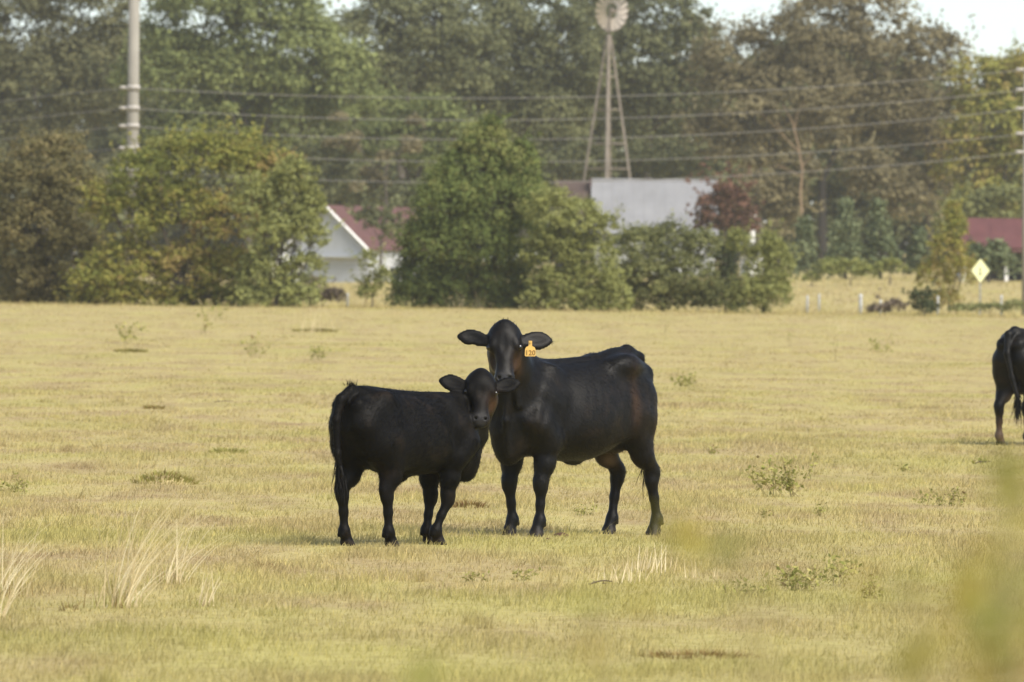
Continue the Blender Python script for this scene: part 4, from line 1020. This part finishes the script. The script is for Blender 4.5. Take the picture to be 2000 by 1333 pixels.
def make_calf(loc, yaw, hooves, neck, poll_pt, look, tilt, roll, ears, res=.0105, tail=None, rust=()):
    root = empty('calf', loc, yaw)
    fd = Field((-.82, -.55, -.02), (1.12, .55, 1.42), res)
    fd.trunk([(-.60, 1.03, .86, .07), (-.555, 1.11, .74, .135), (-.47, 1.145, .64, .18), (-.36, 1.145, .58, .205), (-.20, 1.12, .525, .232),
              (0, 1.095, .505, .246), (.15, 1.09, .515, .240), (.28, 1.10, .53, .215), (.40, 1.10, .545, .19), (.50, 1.065, .54, .165),
              (.58, 1.00, .555, .13), (.64, .93, .64, .09)], pear=.10)
    fd.cone((-.46, 0, 1.11), (.38, 0, 1.06), .035, .035, .05)
    for sg in (-1, 1):
        fd.ell((-.33, sg * .135, 1.065), (.06, .04, .045), None, .09)
        fd.ell((-.56, sg * .09, 1.02), (.05, .045, .05), None, .05)
        fd.ell((-.19, sg * .285, .98), (.09, .06, .11), None, .08, cut=True)
        fd.slab([((.34, sg * .10, 1.03), .035, .055), ((.41, sg * .135, .88), .048, .095), ((.50, sg * .135, .75), .06, .085)], V3(1, 0, 0), .06)
        fd.cone((.50, sg * .14, .75), (.40, sg * .13, .64), .085, .085, .06)
        fd.ell((.27, sg * .235, .86), (.03, .04, .15), [nrm(V3(1, 0, .25)), (0, 1, 0), nrm(V3(-.25, 0, 1))], .05, cut=True)
    fd.ell((.62, 0, .62), (.12, .08, .145), None, .07)
    fd.cone((.72, -.03, .80), (.64, 0, .53), .06, .05, .07)
    fd.ell((-.08, 0, .50), (.10, .035, .045), None, .05)
    fl, fr, hl, hr = hooves
    S = .90
    foreleg(fd, (.38, .115, .66), fl, S, .355, .012, .085); foreleg(fd, (.38, -.115, .66), fr, S, .355, .012, .085)
    sx = lambda h: -.24 + .5 * (h[0] + .30)
    hindleg(fd, (-.44, .105, .85), (sx(hl), .135, .69), hl, S, .39, .15, .05); hindleg(fd, (-.44, -.105, .85), (sx(hr), -.135, .69), hr, S, .39, .15, .05)
    for sg in (-1, 1): fd.ell((-.17, sg * .170, .645), (.10, .025, .075), None, .045)
    tl = tail
    fd.chain(tl, [.04, .037, .029, .024, .020], .022)
    fd.slab(neck, V3(.15, 0, 1), .06)
    a, sdv, n, Rw = head_frame(yaw, look, tilt, roll)
    H = (V3(*poll_pt), a, sdv, n); L = .37
    pt = head_shape(fd, H, L, wid=1.09, poll=.05)
    fd.ell(pt(.14, 0, .04), (.075, .075, .05), [a, sdv, n], .05)                                   # domed forehead
    fd.cone(pt(.10, 0, -.12), neck[-1][0], .095, .115, .06)
    fd.cone(pt(.42, 0, -.28), neck[-2][0], .07, .10, .08)
    fd.cone(pt(.45, 0, -.30), (.72, -.03, .80), .045, .06, .08)
    for (sg, tip, hm) in ears:
        b_ = pt(.24, sg * .20, -.05); t_ = b_ + Rw @ V3(*tip)
        ear_shape(fd, b_, t_, -a, n, hm)
    P, Q = fd.skin(); P[:, 2] = np.maximum(P[:, 2], 0)
    rs = np.zeros(len(P))
    for c, r, w in rust(pt): rs = np.maximum(rs, w * gauss(P, c, r))
    mz = np.clip(1.5 * gauss(P, pt(.95, 0, .03), (.05, .05, .05)), 0, 1)
    body = np_mesh('body', P, Q, CALF_COAT, root, {'rust': rs, 'muzzle': mz, 'horn': np.clip((.055 - P[:, 2]) / .02, 0, 1), 'pale': np.zeros(len(P))}, True)
    eyes(pt, H, root, L, .019); root.scale = (1, 1, .962)
    rg = np.random.default_rng(9); k = 150; e = np.array(tl[-1]); u = np.array(tl[-2])
    rt = u + (e - u) * rg.uniform(.2, 1.05, (k, 1)) + rg.normal(size=(k, 3)) * .010
    strands('tail_switch', rt, np.tile(V3(0, 0, -1), (k, 1)) + rg.normal(size=(k, 3)) * .20, .17, .010, root, droop=.25, seed=6, seg=4)
    k = 40
    strands('tail_head_hair', np.array(tl[0]) + V3(-.02, 0, .03) + rg.normal(size=(k, 3)) * (.025, .012, .004), np.tile(V3(-.2, 0, 1), (k, 1)) + rg.normal(size=(k, 3)) * .35, .045, .006, root, seed=7)
    return root, pt, H, Rw

# ------------------------------------------------------------------ the three animals
def put_cow():
    p = ground(1127, 1047); yaw = radians(226)
    root, pt, H, Rw = make_cow(
        (p.x, p.y, p.z - .01), yaw,
        [(.597, .16, 0), (.558, -.15, 0), (-.64, .16, 0, -.03), (-.47, -.13, 0, .085)],
        [((.52, 0, 1.02), .17, .27), ((.66, .02, 1.13), .145, .225), ((.79, .06, 1.25), .125, .18), ((.86, .10, 1.37), .11, .145)],
        (.92, .13, 1.495), radians(-2), radians(64), radians(1.5),
        [(-1, (-.25, .05, .05), .060), (1, (.25, .05, .02), .068)],
        rust=[((-.33, .30, 1.00), (.05, .12, .20), .55), ((-.60, .22, .88), (.07, .10, .14), .35), ((-.80, .05, 1.05), (.05, .08, .15), .6),
              ((-.62, .2, .72), (.10, .06, .12), .35)])
    tag(root, 'black cow with a yellow ear tag standing behind the calf and facing us', 'cow', 'black cattle in the pasture')
    body = [o for o in root.children if o.name.startswith('body')][0]
    return root, pt, H, Rw
cow, cow_pt, cow_H, cow_R = put_cow()
def cow_face_rust():
    me = [o for o in cow.children if o.name.startswith('body')][0].data
    P = np.empty(len(me.vertices) * 3, np.float32); me.vertices.foreach_get('co', P); P = P.reshape(-1, 3)
    a = me.attributes['rust'].data; v = np.empty(len(P), np.float32); a.foreach_get('value', v)
    v = np.maximum(v, .75 * gauss(P, cow_pt(.60, .20, -.14), (.07, .07, .09)))
    v = np.maximum(v, .35 * gauss(P, cow_pt(.60, -.20, -.14), (.07, .07, .09)))
    a.foreach_set('value', v)
cow_face_rust()
short_coat([o for o in cow.children if o.name.startswith('body')][0], cow, 30000, .028, 400, cow_pt(.35))

# ear tag on the cow's left ear
TAGM = plain('tag_yellow', (.68, .43, .12), .5, .08, 20)
INK = plain('tag_ink', (.20, .10, .025), .6, .1)
def ear_tag():
    o, a, sdv, n = cow_H
    up = np.array([0, 0, 1.0]); side = cow_R @ V3(1, 0, 0); fw = cow_R @ V3(0, -1, 0)
    c = cow_pt(.22, .20, -.06) + side * .098 - up * .035 + fw * .045
    out = [(-.012, .055), (.012, .055), (.013, .018), (.030, .010), (.037, -.004), (.039, -.050), (.034, -.056), (-.034, -.056), (-.039, -.050), (-.037, -.004), (-.030, .010), (-.013, .018)]
    mb = MB(); k = len(out)
    fr = [c + side * x + up * z + fw * .002 for x, z in out]; bk = [c + side * x + up * z - fw * .002 for x, z in out]
    mb.add(fr + bk, [tuple(range(k))[::-1], tuple(range(k, 2 * k))] + [(i, (i + 1) % k, k + (i + 1) % k, k + i) for i in range(k)])
    t = mb.build('ear_tag', TAGM, cow, label='yellow plastic ear tag marked with a number')
    cu = bpy.data.curves.new('number', 'FONT'); cu.body = '120'; cu.size = .050; cu.align_x = 'CENTER'; cu.extrude = .0006; cu.offset = .0002
    cu.materials.append(INK)
    tmp = bpy.data.objects.new('number_text', cu); ob = link(bpy.data.objects.new('number', bpy.data.meshes.new_from_object(tmp)), t)
    bpy.data.objects.remove(tmp)
    M = Matrix((side, up, fw)).transposed().to_4x4(); M.translation = Vector(c + fw * .0035 - up * .047)
    ob.matrix_local = M
    st = MB().tube([c + up * .046 + fw * .01, c + up * .046 - fw * .02], .008, 8).build('tag_button', TAGM, t)
ear_tag()

def put_calf():
    p = ground(786, 1066); yaw = radians(48)
    root, pt, H, Rw = make_calf(
        (p.x, p.y, p.z - .01), yaw,
        [(.365, .08, 0), (.295, -.07, 0), (-.43, .12, 0), (-.25, -.13, 0)],
        [((.42, 0, .86), .13, .20), ((.56, -.01, .92), .125, .18), ((.66, -.03, 1.00), .11, .15), ((.69, -.08, 1.08), .095, .12)],
        (.667, -.108, 1.218), radians(6), radians(62), radians(-3),
        [(-1, (-.205, .02, .06), .062), (1, (.19, .03, .055), .060)],
        tail=[(-.53, 0, 1.13), (-.64, .0, 1.06), (-.685, 0, .92), (-.68, -.01, .68), (-.66, -.025, .50)],
        rust=lambda pt: [(pt(.55, .21, -.10), (.07, .05, .08), .75), (pt(.90, .08, -.08), (.04, .04, .04), .4), (pt(.35, .26, 0), (.03, .03, .03), .4)])  # brown right cheek: coat colour with the warm side light painted in
    tag(root, 'black calf with turned head and bare ears in front of the tagged cow', 'calf', 'black cattle in the pasture')
    return root, pt
calf, calf_pt = put_calf()
short_coat([o for o in calf.children if o.name.startswith('body')][0], calf, 40000, .030, 401, calf_pt(.35))

def put_third():
    p = ground(2027, 871); yaw = radians(52)
    root, pt, H, Rw = make_cow(
        (p.x, p.y, p.z - .01), yaw,
        [(.62, .16, 0), (.50, -.15, 0), (-.54, .13, 0, .03), (-.44, -.15, 0, .05)],
        [((.55, 0, 1.02), .17, .27), ((.72, 0, 1.02), .14, .22), ((.88, -.01, .90), .12, .18), ((1.0, -.02, .74), .11, .15)],
        (1.10, -.02, .60), radians(140), radians(48), 0, [(-1, (-.12, .14, -.03), .052), (1, (.12, -.14, -.03), .052)],
        res=.016, notch=False, fx=1.6,
        tail=[(-.50, 0, 1.355), (-.63, 0, 1.30), (-.69, -.02, 1.08), (-.68, -.08, .80), (-.66, -.14, .56)],
        rust=[((-.55, .13, .10), (.10, .08, .13), 1.0), ((-.57, .13, .24), (.08, .07, .10), .8)])
    tag(root, 'black cow grazing alone, cut off by the picture edge, one reddish hind foot', 'cow', 'black cattle in the pasture')
    root.scale = (1, 1.16, 1)
    return root
cow3 = put_third()
def red_foot():
    me = [o for o in cow3.children if o.name.startswith('body')][0].data
    P = np.empty(len(me.vertices) * 3, np.float32); me.vertices.foreach_get('co', P); P = P.reshape(-1, 3)
    v = np.empty(len(P), np.float32); a = me.attributes['pale'].data; a.foreach_get('value', v)
    v = np.maximum(v, .75 * gauss(P, (-.55, .13, .12), (.10, .08, .12))); a.foreach_set('value', v)
red_foot()
short_coat([o for o in cow3.children if o.name.startswith('body')][0], cow3, 9000, .02, 402, (1.1, 0, .5))

# ------------------------------------------------------------------ clumps, weeds and mounds on the pasture
STRAW = leafmat('straw_stalk', [(0, (.56, .45, .25)), (.5, (.74, .62, .37)), (1, (.88, .78, .53))], .3)
HUMM = leafmat('hummock_grass', [(0, (.22, .135, .06)), (.4, (.30, .24, .08)), (.7, (.34, .33, .10)), (1, (.44, .41, .15))], .3)
WEED = leafmat('weed_leaf', [(0, (.24, .25, .075)), (.5, (.37, .36, .11)), (.85, (.50, .45, .17)), (1, (.24, .16, .08))], .35)
STEM = plain('weed_stem', (.30, .25, .11), .8, .2)
DUNGM = plain('dry_dung', (.10, .055, .03), .95, .35, 18, bump=.4)
TWIG = plain('dead_twig', (.11, .08, .055), .9, .3)
def stalks(name, pos, n, h, spread, lean, mat, parent, seed, w=.0075, curl=.5):
    """Arching dry stalks from one foot; lean (dx) bends them to picture right."""
    rg = np.random.default_rng(seed); vs, fs, tt = [], [], []
    for i in range(n):
        L = h * rg.uniform(.35, 1.05); a = rg.normal(lean, .38); b = rg.normal(0, .3)
        p = np.array([rg.normal(0, spread), rg.normal(0, spread), 0.0]); d = nrm(V3(a * .35, b * .3, 1)); base = len(vs)
        s_ = nrm(V3(rg.normal(1, .3), rg.normal(0, .5), 0)); K = 6
        for k in range(K + 1):
            ww = w * (1 - .8 * k / K) / 2
            vs += [p + s_ * ww, p - s_ * ww]
            d = nrm(d + V3(a * curl, b * curl * .5, -.12 * curl) * (L / .6) / K * 1.6); p = p + d * L / K
        fs += [(base + 2 * k, base + 2 * k + 1, base + 2 * k + 3, base + 2 * k + 2) for k in range(K)]
        tt += [rg.uniform(0, 1)] * (2 * (K + 1))
    return np_mesh(name, np.array(vs), np.array(fs), mat, parent, {'tint': np.array(tt)})
def clump(px, py, h, n, lean, label, seed, spread=.05, foot=True, curl=.5):
    g = ground(px, py); root = empty('dry_grass_clump', g)
    stalks('stalks', g, n, h, spread, lean, STRAW, root, seed, curl=curl)['kind'] = 'stuff'
    if foot: stalks('foot', g, int(n * 1.5), h * .22, spread * 1.5, 0, HUMM, root, seed + 1, .006)['kind'] = 'stuff'
    tag(root, label, 'grass clump', 'tall dry grass clumps')
clump(228, 1188, .88, 36, .40, 'tallest pale dry grass clump, wind bent, left of the calf', 201, .045)
clump(335, 1142, .64, 22, .70, 'dry grass clump leaning hard over, right of the tallest clump', 202, .05)
clump(262, 1186, .38, 10, 1.6, 'few straw stalks lying nearly flat beside the tallest clump', 203, .02, False)
clump(398, 1185, .26, 12, .5, 'small dry grass tuft right of the leaning clump', 204, .03)
clump(8, 1165, .55, 26, .55, 'dry grass clump at the picture edge left of the tallest one', 205, .06)
clump(2, 1215, .48, 9, .9, 'sparse long stalks in the lower corner below the edge clump', 206, .02)
clump(1215, 1140, .17, 26, .2, 'low pale dry tussock in front of the cow', 207, .12)
clump(1265, 1120, .20, 30, .35, 'thin pale stalks right of the low tussock', 208, .08)
clump(1360, 1130, .14, 14, .1, 'short straw tuft near the blurred yellow leaf', 209, .10)
clump(615, 650, 1.0, 40, .15, 'far pale tussock left of the calf near the field edge', 211, .25)
clump(1380, 607, 1.1, 30, .1, 'pale tussock at the field edge under the narrow dark shrub', 212, .35)
clump(1130, 606, 1.0, 40, .1, 'pale tussock at the field edge below the windmill', 213, .5)
clump(905, 603, .8, 30, .1, 'pale tussock at the field edge below the cedar', 214, .4)
clump(440, 598, .8, 40, .2, 'pale tussock at the field edge below the spreading tree', 215, .8)
clump(1480, 612, .9, 50, .1, 'pale tussock at the field edge below the feathery shrub', 216, 1.0)
clump(1645, 650, .8, 16, .3, 'far pale tuft between the cow rump and the lone cow', 217, .2)

def weed(px, py, h, n, label, seed, spread=.12, leaf=.035, mat=None, nleaf=10, wide=.5):
    """Branching weed with separate small leaves."""
    mat = mat or WEED
    g = ground(px, py); root = empty('weed_plant', g); rg = np.random.default_rng(seed); mb = MB(); C, N = [], []
    for i in range(n):
        b = Vector((rg.normal(0, spread * .5), rg.normal(0, spread * .4), 0)); hh = h * rg.uniform(.45, 1.05)
        e = b + Vector((rg.normal(0, wide) * hh, rg.normal(0, wide * .7) * hh, hh)); off = Vector((rg.normal(0, .05) * hh, 0, 0))
        pts = [b.lerp(e, t) + off * sin(pi * t) for t in np.linspace(0, 1, 5)]
        mb.tube(pts, list(np.linspace(.0035, .0012, 5) * (h / .3) ** .5), 4, False)
        for k in range(nleaf):
            t = rg.uniform(.25, 1.02); p = b.lerp(e, t) + off * sin(pi * min(t, 1))
            q = np.array(p) + rg.normal(size=3) * leaf * .8; C.append(q); N.append(rg.normal(size=3) * .5 + V3(0, 0, .6))
            if t < .9: mb.tube([p, Vector(q)], .001, 3, False)
    mb.build('stem', STEM, root)['kind'] = 'stuff'
    C = np.array(C); v, f, t = leaf_cloud(C, leaf * rg.uniform(.6, 1.3, len(C)), np.array(N), seed, rg.uniform(0, 1, len(C)), 1.9)
    np_mesh('leaves', v, f, mat, root, {'tint': t})['kind'] = 'stuff'
    tag(root, label, 'weed', 'weeds growing in the pasture')
weed(1532, 972, .34, 14, 'largest leafy weed right of the cow', 221, .16, .034, None, 24)
weed(1848, 990, .17, 16, 'low green weed patch left of the blurred stems', 222, .25, .026)
weed(1605, 1010, .14, 4, 'small dark twiggy weed below the largest leafy weed', 223, .05, .02)
weed(1500, 1012, .07, 3, 'tiny dark leafed weed below and left of the largest weed', 224, .03, .022)
weed(1590, 1145, .16, 18, 'broad yellowing weed patch in the lower right grass', 225, .25, .028)
weed(1550, 1155, .12, 14, 'dull weed patch left of the broad yellowing patch', 226, .2, .025)
weed(1430, 1165, .10, 10, 'grey green weed tuft in a shaded dip', 227, .15, .022)
weed(1700, 1170, .14, 8, 'reddish stalked weed right of the broad yellowing patch', 228, .08, .022)
weed(1140, 1008, .09, 6, 'small green weed between the cow legs', 229, .1, .022)
weed(1020, 1135, .07, 5, 'little green weed ahead of the calf front feet', 230, .06, .022)
weed(925, 1138, .07, 5, 'little green weed below the calf chest', 231, .06, .020)
weed(395, 655, .9, 4, 'far dry forked weed under the spreading tree', 232, .15, .10, None, 6)
weed(420, 625, 1.1, 4, 'far reddish weed sticking up against the shrubs', 233, .1, .10, None, 6)
weed(65, 590, .9, 7, 'bright green weed poking above the field edge', 234, .12, .14, L_HEDGE, 9, .2)
weed(830, 600, .5, 6, 'bright green sprig at the field edge left of the cedar foot', 235, .1, .12, L_HEDGE, 9, .2)
weed(500, 700, .5, 6, 'far grey green weed above the calf back', 236, .2, .07)
weed(625, 705, .4, 6, 'far green weed just left of the tagged cow head', 237, .2, .07)
weed(245, 672, .5, 8, 'far olive weed tuft in the left field', 238, .25, .08)
weed(1545, 680, .75, 2, 'far dry upright stalk right of the cow rump', 239, .05, .05, None, 4, .1)
weed(1300, 665, .7, 2, 'far dry upright stalk just above the cow rump', 240, .05, .05, None, 4, .1)
weed(1635, 708, .7, 2, 'far leaning dry stalk between cow and lone cow', 241, .05, .05, None, 5, .15)
weed(1725, 690, .5, 6, 'far green weed left of the lone cow', 242, .2, .07)
weed(1340, 755, .16, 12, 'flat green weed patch right of the cow rump', 243, .22, .05)
weed(1390, 888, .05, 3, 'tiny dark weed in the bare grass above the largest weed', 244, .03, .03)
weed(1915, 908, .09, 4, 'dead brown weed below the lone cow', 245, .06, .03)
weed(1765, 922, .04, 3, 'tiny brown weed left of the dead brown one', 246, .03, .03)
weed(50, 965, .20, 4, 'sparse thin stalked weed left of the large hummock', 247, .08, .025)
weed(12, 962, .07, 8, 'low green weed at the picture edge', 248, .1, .03)
weed(640, 782, .30, 2, 'thin bent dead stalk left of the calf rump', 249, .05, .03, None, 3, .5)

def hummock(px, py, rx, h, label, seed, tint, gh=.05):
    """Raised grassy mound: rx metres half-width."""
    g = ground(px, py); root = empty('grass_hummock', g); rg = np.random.default_rng(seed)
    rs, th = np.linspace(0, 1, 8), np.linspace(0, 2 * pi, 25)[:-1]
    ry = rx * 1.1
    hz = lambda r, t: h * (1 - r * r) ** 1.0 * (1 + .18 * np.sin(3 * t + seed)) - .01
    v = [(0, 0, hz(0, 0))] + [(rx * r * cos(t), ry * r * sin(t), hz(r, t)) for r in rs[1:] for t in th]
    f = [(0, 1 + k, 1 + (k + 1) % 24) for k in range(24)]
    for i in range(len(rs) - 2):
        for k in range(24): a, b = 1 + i * 24 + k, 1 + i * 24 + (k + 1) % 24; f.append((a, a + 24, b + 24, b))
    MB().add(v, f).build('mound', SOIL, root, True)
    n = int(2200 * rx * rx * 4); r = np.sqrt(rg.uniform(0, 1, n)); t = rg.uniform(0, 2 * pi, n)
    x, y = rx * r * np.cos(t), ry * r * np.sin(t); z = h * (1 - r * r) * (1 + .18 * np.sin(3 * t + seed)) - .012
    sc = g.y / 50
    o = blades_mesh('turf', x, y, gh * rg.uniform(.4, 1.3, n), .006 * sc * np.ones(n), .9, HUMM, root, z, np.clip(rg.normal(tint, .2, n), 0, 1), seed)
    o['kind'] = 'stuff'
    tag(root, label, 'hummock', 'grass hummocks')
hummock(322, 946, .29, .085, 'largest brown green hummock, far left of the calf', 251, .58)
hummock(445, 886, .20, .03, 'low green hummock between the largest hummock and calf', 252, .75)
hummock(300, 800, .16, .03, 'small brown hummock in the middle left field', 253, .30)
hummock(615, 648, .6, .05, 'far flat brown hummock beside the far pale tussock', 254, .55)
hummock(915, 992, .16, .03, 'brown tuft of dead grass between calf and cow feet', 255, .08)
hummock(1365, 1285, .30, .02, 'reddish brown bare patch at the bottom, right of centre', 256, .12, .03)
hummock(515, 1110, .07, .02, 'tiny brown tuft in front of the calf hind feet', 257, .1)
hummock(135, 1195, .07, .025, 'small brown tuft left of the tallest dry clump', 258, .1)
hummock(255, 688, .35, .03, 'far thin brown streak in the left field', 259, .55)
def dung(px, py, r, label, seed):
    g = ground(px, py); rg = np.random.default_rng(seed); v, f = [], []
    th = np.linspace(0, 2 * pi, 17)[:-1]; K = 16
    prof = [(1.0, 0.0), (.95, .22), (.75, .55), (.70, .50), (.45, .85), (.40, .78), (.12, 1.0)]
    wob = 1 + .18 * np.sin(2 * th + seed) + .12 * np.sin(5 * th)
    for rr, zz in prof: v += [(r * rr * w * cos(t), r * rr * w * sin(t), r * .45 * zz) for t, w in zip(th, wob)]
    for i in range(len(prof) - 1):
        for k in range(K): f.append((i * K + k, i * K + (k + 1) % K, (i + 1) * K + (k + 1) % K, (i + 1) * K + k))
    f.append(tuple((len(prof) - 1) * K + k for k in range(K)))
    o = MB().add(v, f).build('dung_pat', DUNGM, None, True); o.location = g; o.location.z += .008
    tag(o, label, 'dung', 'dung pats')
dung(1097, 1049, .055, 'dry brown dung pat between the cow front and hind feet', 261)
dung(1070, 1056, .02, 'small dry dung lump beside the cow front foot', 262)
def twig(px, py, L, label, seed):
    g = ground(px, py); rg = np.random.default_rng(seed); mb = MB()
    limb(mb, rg, (0, 0, .03), (L, .1 * L, .05), .006, .003); limb(mb, rg, (L * .3, 0, .04), (L * .2, .1, L * .35), .004, .002); limb(mb, rg, (L * .6, 0, .04), (L * .75, .05, L * .25), .004, .002)
    o = mb.build('fallen_twig', TWIG); o.location = g; tag(o, label, 'twig', 'fallen twigs')
twig(1905, 911, .16, 'forked dead twig lying below the lone cow', 263)
twig(1150, 1152, .14, 'thin dead twig lying before the low tussock', 264)
twig(418, 790, .25, 'dark crooked stick in the grass left of the calf', 265)

# ------------------------------------------------------------------ out-of-focus weeds close to the lens
NEARL = leafmat('near_leaf', [(0, (.23, .25, .075)), (.30, (.31, .31, .09)), (.55, (.42, .36, .09)), (.75, (.46, .31, .09)), (.9, (.38, .23, .10)), (1, (.28, .18, .09))], .4)
def near_plant(label, stem_px, blobs, D, seed, sr=.004):
    """Tall weed rooted in the ground; blobs (px, py, r_px, tint, count)."""
    rg = np.random.default_rng(seed); b = pix(stem_px[0][0], 1333, D); O = Vector((b.x, D, float(gz(b.x, D)))); root = empty('tall_weed', O); s = pxm(D)
    mb = MB(); top = [Vector(pix(a, c, D)) - O for a, c in stem_px]
    mb.tube([Vector((0, 0, 0)), Vector((top[0].x * .5, 0, top[0].z * .55))] + top, list(np.linspace(sr * 1.6, sr * .4, len(top) + 2)), 6)
    C, N, T = [], [], []
    for (a, c, r, t, n) in blobs:
        p = Vector(pix(a, c, D + rg.uniform(-.25, .25))) - O
        j = min(top, key=lambda q: (q - p).length + (2.0 if q.z > p.z + .02 else 0)); limb(mb, rg, j, p, sr * .35, sr * .15, .05)
        q = rg.normal(size=(n, 3)) * (r / s) * .5 + np.array(p); C.append(q); N.append(rg.normal(size=(n, 3)) * .6 + V3(0, -.5, .4)); T.append(np.clip(rg.normal(t, .09, n), 0, 1))
    mb.build('stem', STEM, root, True)
    C, N, T = map(np.concatenate, (C, N, T)); v, f, t = leaf_cloud(C, .021 * rg.uniform(.6, 1.3, len(C)), N, seed, T, 2.0)
    np_mesh('leaves', v, f, NEARL, root, {'tint': t})['kind'] = 'stuff'
    tag(root, label, 'weed', 'blurred weeds close to the lens')
near_plant('big blurred bush of green and orange leaves filling the lower right corner', [(1990, 1330), (1975, 1150), (1960, 960), (1975, 890)],
    [(1972, 905, 40, .28, 6), (1965, 950, 40, .45, 6), (1990, 980, 30, .5, 5), (1920, 1085, 40, .66, 4), (1870, 1105, 50, .5, 5), (1985, 1100, 45, .35, 7), (1965, 1160, 75, .34, 18), (1992, 1220, 65, .34, 16), (1905, 1170, 60, .5, 8), (1870, 1230, 55, .55, 7), (1930, 1215, 45, .2, 8),
     (1950, 1270, 50, .35, 8), (1900, 1285, 45, .60, 4), (1985, 1300, 60, .80, 7), (1850, 1320, 50, .5, 3), (1930, 1330, 60, .5, 5), (1990, 1040, 40, .4, 5)], 6.6, 301, .006)
near_plant('blurred yellow weed stem left of the big blurred bush', [(1800, 1335), (1800, 1260), (1780, 1160), (1720, 1135)],
    [(1800, 1180, 45, .5, 5), (1705, 1135, 30, .72, 3), (1750, 1140, 34, .30, 3), (1785, 1285, 45, .42, 5), (1840, 1250, 34, .55, 3), (1770, 1310, 34, .45, 3)], 6.9, 302)
near_plant('blurred twin leaved weed stem right of the cow hind feet', [(1500, 1335), (1470, 1220), (1440, 1110), (1370, 1040)],
    [(1345, 1025, 40, .52, 5), (1355, 1065, 32, .40, 3), (1437, 1075, 40, .22, 5)], 7.0, 303)
near_plant('blurred low weed tips below the cow front feet', [(1180, 1335), (1170, 1270), (1150, 1200)],
    [(1143, 1180, 32, .22, 4), (1150, 1215, 28, .3, 3), (1215, 1172, 36, .58, 3), (1168, 1265, 28, .55, 3)], 7.2, 304)
near_plant('blurred green weed tip at the bottom below the calf', [(835, 1345), (828, 1310)], [(828, 1305, 38, .22, 5), (820, 1330, 34, .3, 3)], 7.2, 305)

# ------------------------------------------------------------------ air
def haze(density):
    m = bpy.data.materials.new('air'); m.use_nodes = True; nt = m.node_tree; nt.nodes.clear()
    out = nt.nodes.new('ShaderNodeOutputMaterial'); v = nt.nodes.new('ShaderNodeVolumePrincipled')
    v.inputs['Color'].default_value = (.90, .92, .91, 1); v.inputs['Density'].default_value = density; v.inputs['Anisotropy'].default_value = .2
    lnk(nt, v.outputs[0], out.inputs['Volume'])
    o = MB().box((0, 1490, 17), (1850, 3060, 40)).build('haze', m); o['kind'] = 'stuff'
haze(.00014)
